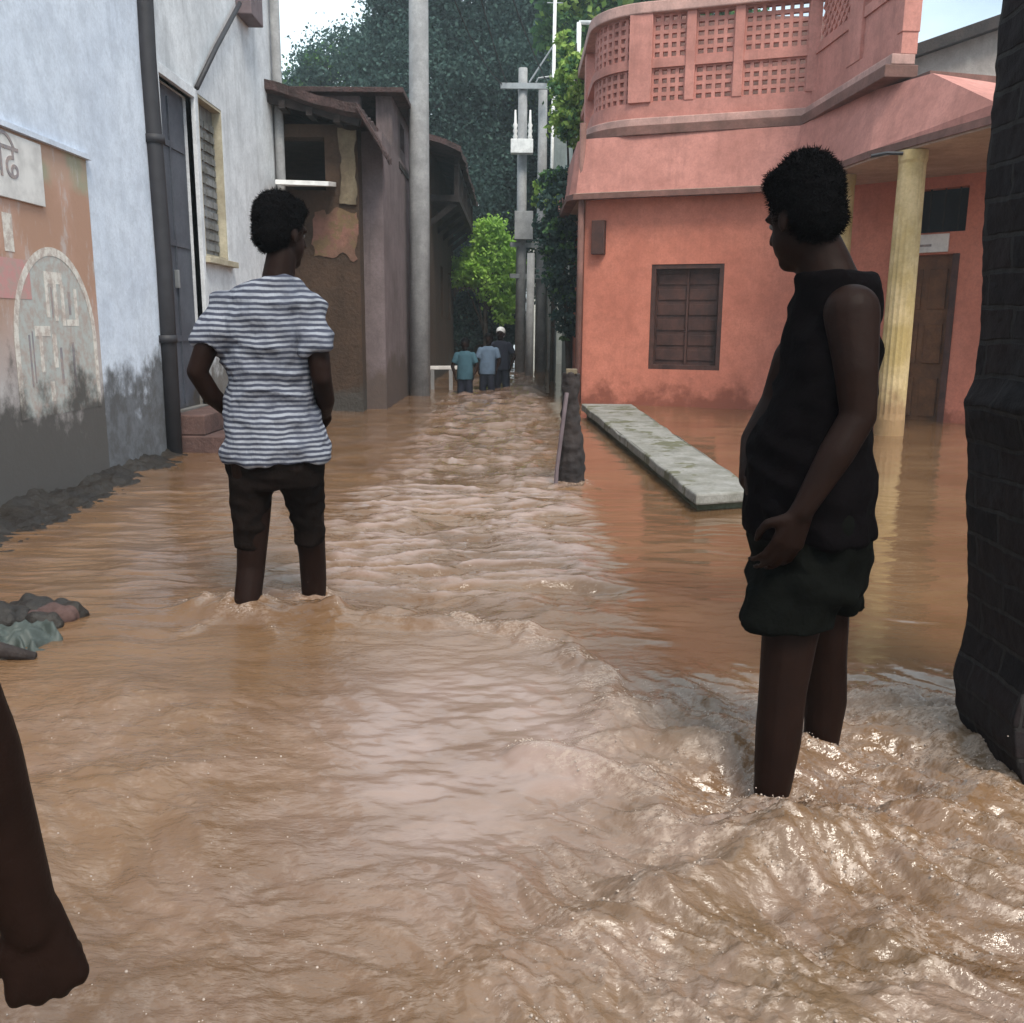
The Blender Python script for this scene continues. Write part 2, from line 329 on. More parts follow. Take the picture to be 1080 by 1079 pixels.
# organic shapes: closed lofts, joined with a voxel remesh
def capsule(mb, a, ra, b, rb, n=14):
    a = Vector(a); b = Vector(b); d = (b-a); L = d.length; d.normalize()
    pts = []; rr = []
    for k in range(5):
        t = (math.pi/2)*(k/5); pts.append(a-d*ra*math.cos(t)); rr.append(max(ra*math.sin(t), ra*0.02))
    pts.append(a); rr.append(ra); pts.append((a+b)/2); rr.append((ra+rb)/2); pts.append(b); rr.append(rb)
    for k in range(1, 6):
        t = (math.pi/2)*(k/5); pts.append(b+d*rb*math.sin(t)); rr.append(max(rb*math.cos(t), rb*0.02))
    mb.tube(pts, rr, n)
def chain(mb, pts, rr):
    for i in range(len(pts)-1): capsule(mb, pts[i], rr[i], pts[i+1], rr[i+1])
def ellip(mb, c, r, rot=None, n=20):
    c = Vector(c); vs = []; fs = []; m = n//2
    for i in range(m+1):
        t = math.pi*i/m
        for k in range(n):
            a = 2*math.pi*k/n
            v = Vector((r[0]*max(math.sin(t), 0.01)*math.cos(a), r[1]*max(math.sin(t), 0.01)*math.sin(a), r[2]*math.cos(t)))
            if rot: v = rot @ v
            vs.append(c+v)
    for i in range(m):
        for k in range(n): fs.append((i*n+k, (i+1)*n+k, (i+1)*n+(k+1) % n, i*n+(k+1) % n))
    fs.append(tuple(range(n))); fs.append(tuple(reversed([m*n+k for k in range(n)])))
    mb.add(vs, fs)
def loft(mb, rings, n=36, wob=0, seed=0, ph=0):
    """rings: (cx, cy, cz, rx, ry, yaw)"""
    vs = []; fs = []
    for i, (cx, cy, cz, rx, ry, yaw) in enumerate(rings):
        for k in range(n):
            a = 2*math.pi*k/n
            w = 1+wob*mnoise.noise(Vector((math.cos(a)*2.2+seed, math.sin(a)*2.2, cz*3.0)))*2
            x = rx*math.cos(a)*w; y = ry*math.sin(a)*w
            vs.append((cx+x*math.cos(yaw)-y*math.sin(yaw), cy+x*math.sin(yaw)+y*math.cos(yaw), cz))
    for i in range(len(rings)-1):
        for k in range(n): fs.append((i*n+k, i*n+(k+1) % n, (i+1)*n+(k+1) % n, (i+1)*n+k))
    fs.append(tuple(reversed(range(n)))); fs.append(tuple((len(rings)-1)*n+k for k in range(n)))
    mb.add(vs, fs)
def organic(mb, name, mat, parent, voxel=0.008, smooth=5, disp=0, dscale=12, folds=False, fuzz=0):
    me = bpy.data.meshes.new('tmp'); me.from_pydata(mb.v, [], mb.f)
    bm = bmesh.new(); bm.from_mesh(me); bmesh.ops.recalc_face_normals(bm, faces=bm.faces); bm.to_mesh(me); bm.free()
    o = bpy.data.objects.new('tmp', me); COL.objects.link(o)
    r = o.modifiers.new('r', 'REMESH'); r.mode = 'VOXEL'; r.voxel_size = voxel
    if smooth: s = o.modifiers.new('s', 'SMOOTH'); s.factor = 0.5; s.iterations = smooth
    dg = bpy.context.evaluated_depsgraph_get(); ev = o.evaluated_get(dg)
    m2 = bpy.data.meshes.new_from_object(ev); bpy.data.objects.remove(o)
    n = len(m2.vertices); co = np.empty(n*3); m2.vertices.foreach_get('co', co); co = co.reshape(-1, 3)
    if disp:
        nr = np.empty(n*3); m2.vertices.foreach_get('normal', nr); nr = nr.reshape(-1, 3)
        if folds:
            h = np.array([0.7*(1-2.4*abs(mnoise.noise(Vector((c[0]*dscale*0.5+c[2]*dscale*0.35, c[1]*dscale*0.5-c[2]*dscale*0.2, c[2]*dscale*0.9)))))+0.5*mnoise.noise(Vector(c)*dscale*1.9) for c in co])
        else: h = np.array([mnoise.noise(Vector(c)*dscale) for c in co])
        co = co+nr*(h*disp)[:, None]
    off = wloc(parent); co = co-np.array(off)
    m2.vertices.foreach_set('co', co.ravel()); m2.update()
    m2.materials.clear(); m2.materials.append(MT[mat]); m2.polygons.foreach_set('use_smooth', [True]*len(m2.polygons))
    m2.name = name
    if fuzz:
        rg = np.random.default_rng(5); nr = np.empty(n*3); m2.vertices.foreach_get('normal', nr); nr = nr.reshape(-1, 3)
        k = rg.integers(0, n, fuzz); p = co[k]+rg.normal(size=(fuzz, 3))*0.002; d = nr[k]+rg.normal(size=(fuzz, 3))*0.8; d /= np.linalg.norm(d, axis=1)[:, None]
        L_ = rg.uniform(0.004, 0.013, fuzz)[:, None]; sdv = np.cross(d, rg.normal(size=(fuzz, 3))); sdv /= np.linalg.norm(sdv, axis=1)[:, None]
        tri = np.stack([p-sdv*0.0011, p+sdv*0.0011, p+d*L_], 1).reshape(-1, 3)
        bm = bmesh.new(); bm.from_mesh(m2); vv = [bm.verts.new(q) for q in tri]
        for i in range(fuzz): bm.faces.new(vv[3*i:3*i+3])
        bm.to_mesh(m2); bm.free()
    q = bpy.data.objects.new(name, m2); COL.objects.link(q); q.parent = parent; return q

# ------------------------------------------------------------------ numpy noise and the water
_perm = rng.permutation(512); _perm = np.concatenate([_perm, _perm, _perm])
_ang = rng.uniform(0, 2*np.pi, 512); _gx, _gy = np.cos(_ang), np.sin(_ang)
def perlin(x, y):
    xi = np.floor(x).astype(int); yi = np.floor(y).astype(int); xf = x-xi; yf = y-yi; xi &= 511; yi &= 511
    def g(ix, iy, dx, dy):
        h = _perm[_perm[ix & 511]+(iy & 511)]; return _gx[h]*dx+_gy[h]*dy
    u = xf**3*(xf*(xf*6-15)+10); v = yf**3*(yf*(yf*6-15)+10)
    a = g(xi, yi, xf, yf); b = g(xi+1, yi, xf-1, yf); c = g(xi, yi+1, xf, yf-1); d = g(xi+1, yi+1, xf-1, yf-1)
    return ((a+(b-a)*u)+((c+(d-c)*u)-(a+(b-a)*u))*v)*1.5
def fbm(x, y, o=4, g=0.5):
    s = 0; a = 1; t = 0
    for i in range(o): s = s+a*perlin(x*2**i+17.3*i, y*2**i-9.1*i); t += a; a *= g
    return s/t
def ridged(x, y, o=4, g=0.5):
    s = 0; a = 1; t = 0
    for i in range(o): s = s+a*(1-np.abs(perlin(x*2**i+7.7*i, y*2**i+3.1*i))*2); t += a; a *= g
    return s/t
def sst(x, a, b):
    t = np.clip((x-a)/(b-a), 0, 1); return t*t*(3-2*t)
def seg_dist(x, y, pts):
    d = np.full(x.shape, 1e9); sgn = np.zeros(x.shape)
    for (ax, ay), (bx, by) in zip(pts[:-1], pts[1:]):
        vx, vy = bx-ax, by-ay; t = np.clip(((x-ax)*vx+(y-ay)*vy)/(vx*vx+vy*vy), 0, 1)
        dx = x-ax-t*vx; dy = y-ay-t*vy; q = np.hypot(dx, dy); m = q < d; d = np.where(m, q, d)
        sgn = np.where(m, np.sign(vx*dy-vy*dx), sgn)
    return d, sgn
def gauss(x, y, cx, cy, rx, ry, th=0):
    c, s = math.cos(th), math.sin(th); dx = x-cx; dy = y-cy
    return np.exp(-(((dx*c+dy*s)/rx)**2+((-dx*s+dy*c)/ry)**2))
def water_h(X, Y):
    wx = X+0.10*fbm(X*2.1, Y*2.1, 2); wy = Y+0.10*fbm(X*2.1+31, Y*2.1+5, 2)
    right_calm = sst(X, 0.30, 0.60)*sst(Y, 2.35, 2.75)*(1-sst(Y, 9, 12)*0)
    left_calm = sst(-X, 0.75, 1.15)*sst(Y, 2.6, 3.4)
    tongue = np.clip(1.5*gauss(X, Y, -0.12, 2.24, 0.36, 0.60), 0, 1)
    near = 1-sst(Y, 2.2, 2.9)
    rightn = sst(X, -0.35, 0.35)
    # cross street ripples
    rip = fbm(wx*1.3, wy*3.4, 4, 0.55)*0.050+(ridged(wx*1.4, wy*5.2, 4, 0.52)-0.4)*0.042
    Arip = sst(Y, 2.5, 3.6)*(1-0.90*right_calm)*(1-0.75*left_calm)*(1+0.3*sst(Y, 5, 12))
    # foreground chop
    fu = wx*0.72-wy*0.70; fv = wx*0.70+wy*0.72
    ch = (ridged(fu*2.0, fv*5.2, 6, 0.58)-0.42)*0.048+fbm(fu*1.5+3, fv*3.0, 3, 0.5)*0.048+fbm(fu*7+3, fv*17, 5, 0.65)*0.022
    lo = fbm(wx*1.7, wy*3.0, 5, 0.50)*0.045
    fan = sst(Y, 3.0, 2.2)
    Ach = np.clip(near*(0.30+0.80*rightn)*(1-0.85*tongue)+0.9*gauss(X, Y, 1.0, 2.25, 0.26, 0.28), 0, 1.15)
    h = rip*Arip+ch*Ach+lo*fan*(1-0.7*tongue)*(1-0.5*rightn)
    h = h+tongue*fbm(X*6, Y*9, 3)*0.010
    # standing wave front round the smooth tongue
    arc = [(-1.15, 3.32), (-0.74, 3.27), (-0.49, 3.22), (-0.2, 3.17), (0.07, 3.04), (0.22, 2.84), (0.30, 2.60), (0.32, 2.36), (0.27, 2.17)]
    wob = 0.05*fbm(X*6, Y*6, 3); d, sg = seg_dist(X+wob, Y+wob, arc)
    w = 0.055; prof = np.where(sg > 0, np.exp(-(d/(w*0.9))**2), np.exp(-(d/(w*1.9))**2))
    aa = 0.035*(0.55+0.9*np.clip(fbm(X*7+2, Y*7, 3)+0.5, 0, 1.2))
    h = h+prof*aa
    arc2 = [(0.05, 2.13), (0.16, 2.06), (0.28, 1.97), (0.345, 1.88), (0.34, 1.78)]
    d2, sg2 = seg_dist(X+wob*0.6, Y+wob*0.6, arc2)
    h = h+np.exp(-(d2/0.05)**2)*0.030
    h = h+0.030*gauss(X, Y, 0.18, 2.02, 0.17, 0.07, -0.5)
    h = h+0.060*gauss(X, Y, 0.52, 2.16, 0.17, 0.075, -0.25)-0.055*gauss(X, Y, 0.52, 1.99, 0.11, 0.08)
    h = h-0.035*gauss(X, Y, 0.37, 1.80, 0.045, 0.05)
    h = h+0.075*gauss(X, Y, 0.60, 1.72, 0.17, 0.09, 0.2)+0.055*gauss(X, Y, 0.34, 1.56, 0.22, 0.07, 0.5)
    h = h+0.05*gauss(X, Y, 0.92, 1.86, 0.20, 0.08, -0.2)-0.03*gauss(X, Y, 0.75, 1.9, 0.2, 0.06)
    h = h+0.035*gauss(X, Y, -0.98, 3.26, 0.07, 0.06)+0.03*gauss(X, Y, -1.15, 3.36, 0.08, 0.07)
    h = h+0.03*gauss(X, Y, 0.80, 2.12, 0.07, 0.05)
    fl = ridged(wx*4.5+9, wy*5.5, 5, 0.6)
    foam = np.clip(Ach, 0, 1)*sst(ridged((wx*0.72-wy*0.70)*5+9, (wx*0.70+wy*0.72)*14, 5, 0.68), 0.45, 0.78)*0.95
    foam = np.maximum(foam, prof*sst(fl, 0.20, 0.60)*0.75*sst(X, -0.65, -0.2))
    foam = np.maximum(foam, np.exp(-(d2/0.07)**2)*sst(fl, 0.25, 0.6)*0.9)
    foam = np.maximum(foam, gauss(X, Y, 1.02, 2.3, 0.2, 0.2)*sst(fl, 0.35, 0.7)*1.0)
    foam = np.maximum(foam, gauss(X, Y, -1.15, 3.38, 0.09, 0.08)*0.8)
    foam = np.maximum(foam, 0.30*near*sst(fbm(X*14, Y*20, 5, 0.7), 0.15, 0.45)*(1-tongue))
    foam = np.maximum(foam, Arip*sst(ridged(wx*3, wy*9, 4, 0.6), 0.62, 0.85)*0.35*sst(Y, 3, 4))
    for (lx, ly, lr) in ((0.610, 1.962, 0.045), (0.803, 2.20, 0.045), (-0.978, 3.27, 0.045), (-0.777, 3.47, 0.045), (0.41, 6.25, 0.09)):
        dd = np.hypot(X-lx, Y-ly)-lr; up = 0.6+0.4*np.tanh((Y-ly)*20); nz_ = np.clip(0.7+1.2*fbm(X*18, Y*18, 3), 0, 1.6)
        h = h+0.020*np.exp(-((dd-0.022)/0.026)**2)*up*nz_; foam = np.maximum(foam, np.exp(-((dd-0.02)/0.035)**2)*0.8*nz_)
        wk = np.exp(-((np.abs(X-lx)-0.05-0.45*np.clip(ly-Y, 0, 1))/0.025)**2)*sst(ly-Y, 0.0, 0.06)*sst(Y-ly, -0.45, -0.1); h = h+0.012*wk*nz_; foam = np.maximum(foam, 0.45*wk*nz_)
    px = np.hypot(np.maximum(np.abs(X-1.48)-0.32, 0), np.maximum(np.abs(Y-2.14)-0.15, 0)); pn = np.clip(0.7+1.2*fbm(X*14, Y*14, 3), 0, 1.6)
    h = h+0.016*np.exp(-((px-0.02)/0.045)**2)*pn; foam = np.maximum(foam, np.exp(-((px-0.02)/0.06)**2)*0.8*pn)
    foam = np.clip(foam, 0, 1)
    silt = sst(fbm(wx*1.3+4, wy*1.3+8, 3), -0.25, 0.3)*near*rightn
    sky_sheen_aer = np.clip(0.85*tongue*(0.75+0.5*fbm(wx*3, wy*5, 4))+0.25*np.clip(Ach, 0, 1)*sst(fbm(wx*3.3, wy*5, 5, 0.6), -0.15, 0.35)+0.8*Arip*sst(ridged(wx*1.4, wy*5.2, 4, 0.52), 0.45, 0.8)*sst(Y, 3, 4)+0.12*near*sst(fbm(wx*2.2+7, wy*4, 5, 0.6), 0.0, 0.35), 0, 0.8)*(1-0.8*right_calm)  # painted sky sheen on tongue and ripple crests, plus aerated foreground churn
    rough = np.clip(1-0.88*right_calm-0.6*left_calm-0.75*tongue, 0.08, 1)
    return h, foam, silt, rough, sky_sheen_aer

def water():
    rows = np.concatenate([np.linspace(-6, 0.7, 140), np.geomspace(0.72, 6, 620), np.geomspace(6.02, 60, 230)[1:]])
    ncol = 560; s = np.linspace(-1, 1, ncol); s = s*(0.62+0.38*s*s)
    wd = np.where(rows < 0.72, 6.0, 0)+np.where(rows >= 0.72, 1.9+0.95*rows, 0)
    wd[:140] = np.linspace(8, 1.9+0.95*0.72, 140)
    Y = np.repeat(rows[:, None], ncol, 1); X = wd[:, None]*s[None, :]
    h, foam, silt, rough, sky_sheen_aer = water_h(X, Y)
    fade = sst(Y, 0.2, 0.8); h = h*fade
    # level swells round pier and the far street
    V = np.stack([X, Y, h], -1).reshape(-1, 3)
    nr = len(rows); idx = np.arange(nr*ncol).reshape(nr, ncol)
    q = np.stack([idx[:-1, :-1], idx[:-1, 1:], idx[1:, 1:], idx[1:, :-1]], -1).reshape(-1, 4)
    me = bpy.data.meshes.new('floodwater'); me.vertices.add(len(V)); me.vertices.foreach_set('co', V.ravel())
    me.loops.add(q.size); me.loops.foreach_set('vertex_index', q.ravel())
    me.polygons.add(len(q)); me.polygons.foreach_set('loop_start', np.arange(0, q.size, 4)); me.polygons.foreach_set('loop_total', np.full(len(q), 4))
    me.polygons.foreach_set('use_smooth', np.ones(len(q), bool)); me.update(); me.validate()
    for nm, a in (('foam', foam), ('silt', silt), ('rough', rough), ('sky_sheen_aer', sky_sheen_aer)):
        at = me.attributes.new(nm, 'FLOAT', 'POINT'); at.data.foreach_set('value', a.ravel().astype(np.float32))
    m, nt, n, L, b = nmat('muddy_floodwater')
    g = n.new('ShaderNodeNewGeometry'); P = g.outputs['Position']
    af = n.new('ShaderNodeAttribute'); af.attribute_name = 'foam'; asl = n.new('ShaderNodeAttribute'); asl.attribute_name = 'silt'
    c = mixc(nt, ramp(nt, noi(nt, P, 1.3, 4), 0.35, 0.65), (0.128, 0.068, 0.033), (0.175, 0.098, 0.050))
    c = mixc(nt, mathn(nt, 'MULTIPLY', asl.outputs['Fac'], 0.70), c, (0.145, 0.088, 0.045))
    aa_ = n.new('ShaderNodeAttribute'); aa_.attribute_name = 'sky_sheen_aer'
    c = mixc(nt, aa_.outputs['Fac'], c, (0.32, 0.225, 0.190))  # pale pink paints the sky reflection; it also lightens aerated churn
    fn = ramp(nt, noi(nt, P, 60, 6, 0.75, (1, 1.8, 1)), 0.40, 0.62)
    ff = mathn(nt, 'MULTIPLY', af.outputs['Fac'], fn)
    c = mixc(nt, ff, c, (0.38, 0.285, 0.225))
    L.new(c, b.inputs['Base Color']); b.inputs['IOR'].default_value = 1.45; b.inputs['Specular IOR Level'].default_value = 0.65
    L.new(mathn(nt, 'ADD', ramp(nt, ff, 0.0, 0.6, 0.035, 0.35), mathn(nt, 'MULTIPLY', asl.outputs['Fac'], 0.30)), b.inputs['Roughness'])
    ac = n.new('ShaderNodeAttribute'); ac.attribute_name = 'rough'; rg_ = ac.outputs['Fac']
    p = bump(nt, mathn(nt, 'MULTIPLY', noi(nt, P, 11, 5, 0.6, (1, 2.2, 1)), rg_), 0.45, 0.022, b)
    bump(nt, mathn(nt, 'MULTIPLY', noi(nt, P, 40, 4, 0.6, (1, 1.8, 1)), rg_), 0.35, 0.005, b, p)
    me.materials.append(m)
    o = bpy.data.objects.new('floodwater', me); COL.objects.link(o); o['kind'] = 'structure'
    # bubbles and froth flecks riding on the surface
    rg = np.random.default_rng(21); F = foam.ravel(); Pn = V; area = np.repeat((np.gradient(rows)*wd)[:, None], ncol, 1).ravel()
    ok = (Pn[:, 1] > 1.0) & (Pn[:, 1] < 7) & (np.abs(Pn[:, 0]) < 2.4); wgt = np.where(ok, np.clip(F-0.12, 0, 1)**1.3*area, 0); wgt /= wgt.sum()
    N = 12000; idx = rg.choice(len(Pn), N, p=wgt); c0 = Pn[idx]+np.stack([rg.normal(size=N)*0.006, rg.normal(size=N)*0.006, np.zeros(N)], 1)
    rad = np.clip(rg.lognormal(-6.6, 0.40, N), 0.0008, 0.0030); hop = np.where(rg.random(N) < 0.06, rg.exponential(0.020, N)*(F[idx] > 0.35), 0)
    ring = [(math.cos(k*math.pi/3), math.sin(k*math.pi/3)) for k in range(6)]
    unit = np.array([(0, 0, 1)]+[(0.75*a, 0.75*b, 0.62) for a, b in ring]+[(a, b, -0.3) for a, b in ring])
    fc = [(0, 1+k, 1+(k+1) % 6) for k in range(6)]+[(1+k, 7+k, 7+(k+1) % 6, 1+(k+1) % 6) for k in range(6)]
    vv = (c0+np.stack([np.zeros(N), np.zeros(N), hop], 1))[:, None, :]+unit[None]*rad[:, None, None]*np.array([1, 1, 0.8])
    vv = vv.reshape(-1, 3); fcs = [tuple(13*i+q for q in f) for i in range(N) for f in fc]
    mf = bpy.data.meshes.new('foam_bubbles'); mf.from_pydata(vv.tolist(), [], fcs); mf.polygons.foreach_set('use_smooth', [True]*len(mf.polygons))
    mf.materials.append(simple('froth', (0.42, 0.33, 0.27), 0.25, 0.0, 30, 0.5)); fo = bpy.data.objects.new('foam_bubbles', mf); COL.objects.link(fo); fo['kind'] = 'stuff'
    return o
water()
gb = MB(); gb.box(-400, 400, -60, 900, -0.9, -0.42)
build(gb, 'ground', 'bed', kind='structure')

# ------------------------------------------------------------------ left: blue-white house with the painted advert
WX = -2.8
t = thing('house', 'blue-white limewashed house wall with faded orange painted advert, dark damp stained foot', 'house', (WX, 4.5, -0.4))
LP0, LP1 = (WX, 7.12), (WX, 0.5)       # thickness goes to the left of the direction: need -x side
mb = wall_mb((WX, 0.3), (WX, 7.46), -0.5, 6.3, 0.35)
# left of +Y direction is -X
build(mb, 'wall', 'bluewall', t)
mb = MB(); mb.box(WX-4.2, WX-0.35, 0.3, 7.46, 6.0, 6.25); build(mb, 'roof_slab', 'concrete', t)
mb = MB(); mb.box(WX-4.4, WX-4.2, 0.3, 7.46, -0.5, 6.3); mb.box(WX-4.2, WX-0.35, 0.3, 0.5, -0.5, 6.0); build(mb, 'rear_wall', 'bluewall', t)
mb = MB(); mb.box(WX, WX+0.004, 4.1, 6.30, -0.1, 2.09); build(mb, 'painted_advert', 'mural', t)
mb = MB(); mb.box(WX, WX+0.035, 4.1, 6.32, 2.09, 2.12); build(mb, 'advert_ledge', 'bluewall', t)
# arch emblem, flat paint 3 mm proud of the advert
def arch_pts(cy, w, h, zb, n=28):
    pts = [(cy-w, zb)]
    for k in range(n+1):
        a = math.pi-math.pi*k/n; pts.append((cy+w*math.cos(a), zb+(h-zb)*0.45+(h-(zb+(h-zb)*0.45))*math.sin(a)))
    pts.append((cy+w, zb)); return pts
def yz_ribbon(mb, pts, w, x0, x1):
    for (a, b), (c, d) in zip(pts[:-1], pts[1:]):
        v = Vector((c-a, d-b)); v.normalize(); nn = Vector((-v.y, v.x))*w/2
        q = [(a+nn.x, b+nn.y), (a-nn.x, b-nn.y), (c-nn.x, d-nn.y), (c+nn.x, d+nn.y)]
        mb.add([(x0, p[0], p[1]) for p in q]+[(x1, p[0], p[1]) for p in q], [(0, 1, 2, 3), (7, 6, 5, 4), (0, 4, 5, 1), (1, 5, 6, 2), (2, 6, 7, 3), (3, 7, 4, 0)])
cy, zb = 5.73, 0.50
outer = arch_pts(cy, 0.49, 1.47, zb)
mb = MB(); v = [(WX+0.0050, p[0], p[1]) for p in outer]; mb.add(v, [tuple(range(len(v)))]); build(mb, 'emblem_ground', 'paintgrey', t)
mb = MB(); yz_ribbon(mb, outer, 0.05, WX+0.0062, WX+0.0070); build(mb, 'emblem_arch', 'paintwhite', t)
def decal(mb, y0, y1, z0, z1, d=0.09): mb.box(WX+0.0056, WX+0.0064, y0+d, y1+d, z0-0.02, z1-0.02)
mb = MB()
decal(mb, 5.52, 5.74, 1.30, 1.37); decal(mb, 5.52, 5.56, 1.10, 1.30); decal(mb, 5.62, 5.66, 1.08, 1.30); decal(mb, 5.71, 5.75, 1.05, 1.30)
decal(mb, 5.76, 5.92, 1.05, 1.09); decal(mb, 5.88, 5.92, 1.09, 1.28)
decal(mb, 5.36, 5.54, 0.99, 1.05); decal(mb, 5.40, 5.44, 0.78, 0.99); decal(mb, 5.56, 5.61, 0.80, 1.0); decal(mb, 5.49, 5.54, 0.60, 0.72)
build(mb, 'emblem_figure', 'paintwhite', t)
for q in ((5.28, 5.30, 0.70, 1.0), (5.32, 5.335, 0.72, 1.02), (5.64, 5.67, 0.70, 0.92), (5.80, 5.83, 0.62, 0.95), (5.585, 5.605, 1.10, 1.28), (5.80, 5.83, 1.12, 1.26)):
    mb = MB(); decal(mb, *q); build(mb, 'painted_stroke', 'paintdark', t)
mb = MB(); decal(mb, 4.15, 4.70, 0.6, 1.25); build(mb, 'rose_patch', 'paintpink', t)
mb = MB(); decal(mb, 5.00, 5.36, 1.20, 1.42); build(mb, 'rose_patch', 'paintpink', t)
mb = MB(); decal(mb, 5.12, 5.22, 1.455, 1.66); build(mb, 'white_patch', 'paintwhite', t)
mb = MB()                                                     # dark open joint / drain pipe
mb.tube([(WX+0.035, 7.42, 6.2), (WX+0.04, 7.44, 4.2), (WX+0.035, 7.41, 3.0), (WX+0.045, 7.45, 1.5), (WX+0.04, 7.42, -0.3)], 0.065, 12)
for z in (0.9, 2.4, 3.9): mb.tube([(WX+0.04, 7.43, z), (WX+0.04, 7.43, z+0.06)], 0.08, 12)
tag(build(mb, 'drainpipe', 'blackpaint', None, smooth=True), 'blackened drainpipe running down the joint between the two white houses', 'pipe')
# notice board on the wall
t = thing('notice', 'white lettered notice above the faded painted advert on the left wall', 'sign', (WX+0.01, 4.9, 1.9))
mb = MB(); mb.box(WX+0.004, WX+0.022, 4.45, 5.68, 1.72, 2.07); build(mb, 'board', 'offwhite', t, bevel=0.003)
def text_mesh(body, size, name, mat, parent, M):
    cu = bpy.data.curves.new(name, 'FONT'); cu.body = body; cu.size = size; cu.extrude = 0.0015
    o = bpy.data.objects.new('tmp', cu); COL.objects.link(o)
    me = bpy.data.meshes.new_from_object(o.evaluated_get(bpy.context.evaluated_depsgraph_get())); bpy.data.objects.remove(o)
    off = wloc(parent); me.transform(Matrix.Translation(-off) @ M); me.materials.clear(); me.materials.append(MT[mat])
    q = bpy.data.objects.new(name, me); COL.objects.link(q); q.parent = parent; return q
MY = Matrix(((0, 0, 1, WX+0.0235), (1, 0, 0, 4.52), (0, 1, 0, 1.83), (0, 0, 0, 1)))
try: text_mesh("\u0938\u092d\u0940 \u0928\u093f\u0922", 0.27, 'lettering', 'paintdark', t, MY)
except Exception as e: print('text', e)

# ------------------------------------------------------------------ second white house: door, shuttered window
t = thing('house', 'white two-storey house with tall grey door and narrow shuttered window behind the striped shirt', 'house', (WX-0.04, 9, -0.4))
x2 = WX-0.03
P0, P1 = (x2, 7.46), (x2, 11.5)
holes = [(0.25, 1.07, 0.32, 2.98), (1.26, 1.94, 1.66, 3.06)]
build(wall_mb(P0, P1, -0.5, 6.6, 0.30, holes), 'wall', 'whitewall', t)
mb = MB(); mb.box(x2-4, x2-0.3, 11.3, 11.5, -0.5, 6.6); mb.box(x2-4.2, x2-4, 7.46, 11.5, -0.5, 6.6); build(mb, 'rear_wall', 'whitewall', t)
mb = MB(); mb.box(x2-4, x2-0.3, 7.46, 11.3, 6.3, 6.5); build(mb, 'roof_slab', 'concrete', t)
d = build(frame_box(P0, P1, 0.252, 1.068, 0.07, 0.11, 0.322, 2.978, MB()), 'door', 'greydoor', t, bevel=0.004)
mb = MB(); frame_box(P0, P1, 0.66, 0.675, 0.055, 0.069, 0.36, 2.9, mb)
for z in (0.9, 1.7, 2.5): frame_box(P0, P1, 0.29, 1.03, 0.058, 0.068, z, z+0.05, mb)
build(mb, 'battens', 'greydoor', d)
mb = MB(); frame_box(P0, P1, 0.60, 0.63, 0.03, 0.068, 1.35, 1.50, mb); build(mb, 'handle', 'metal', d, bevel=0.004)
mb = MB(); frame_box(P0, P1, 0.17, 0.25, -0.035, 0.05, 0.32, 3.06, mb); frame_box(P0, P1, 1.07, 1.13, -0.035, 0.05, 0.32, 3.06, mb); frame_box(P0, P1, 0.25, 1.07, -0.035, 0.05, 2.98, 3.06, mb)
build(mb, 'door_frame', 'whitewall', t, bevel=0.004)
w = build(frame_box(P0, P1, 1.27, 1.93, 0.09, 0.12, 1.67, 3.05, MB()), 'window', 'shutter', t)
mb = MB()
for i in range(12): frame_box(P0, P1, 1.30, 1.58, 0.07, 0.0895, 1.74+i*0.1, 1.80+i*0.1, mb); frame_box(P0, P1, 1.62, 1.90, 0.07, 0.0895, 1.74+i*0.1, 1.80+i*0.1, mb)
build(mb, 'shutter', 'shutter', w)
mb = MB(); frame_box(P0, P1, 1.262, 1.285, 0.004, 0.088, 1.662, 3.058, mb); frame_box(P0, P1, 1.915, 1.938, 0.004, 0.088, 1.662, 3.058, mb); frame_box(P0, P1, 1.285, 1.915, 0.004, 0.088, 3.035, 3.058, mb); frame_box(P0, P1, 1.285, 1.915, 0.004, 0.088, 1.662, 1.685, mb)
build(mb, 'frame', 'cream', w)
mb = MB(); frame_box(P0, P1, 1.16, 2.04, -0.07, -0.001, 1.60, 1.655, mb); build(mb, 'sill', 'cream', w, bevel=0.005)
mb = MB(); mb.tube([(x2+0.07, 11.38, 6.3), (x2+0.07, 11.38, 2.4), (x2+0.07, 11.40, -0.3)], 0.055, 12); build(mb, 'downpipe', 'concrete', t, smooth=True)
mb = MB(); frame_box(P0, P1, 0.08, 1.30, -0.45, -0.002, -0.45, 0.14, mb); frame_box(P0, P1, 0.12, 1.24, -0.28, -0.002, 0.142, 0.31, mb)
build(mb, 'doorstep', 'brick', t, bevel=0.012)
t = thing('bracket_stay', 'thin dark diagonal stay with mauve box above the grey door', 'bracket', (x2, 8.6, 3.5))
mb = MB(); mb.tube([(x2+0.03, 8.62, 3.08), (x2+0.05, 9.2, 3.58), (x2+0.06, 10.0, 4.2)], 0.022, 8); build(mb, 'rod', 'blackpaint', t, smooth=True)
mb = MB(); mb.box(x2+0.001, x2+0.16, 10.05, 10.5, 4.12, 4.6); build(mb, 'box', 'mauvebox', t, bevel=0.01)

# ------------------------------------------------------------------ brown mud house with sloping roof
t = thing('mud_house', 'old brown mud-walled house with sagging tiled roof behind striped shirt', 'house', (-3, 13, -0.4))
A = (-2.86, 11.45); B = (-1.86, 11.45)
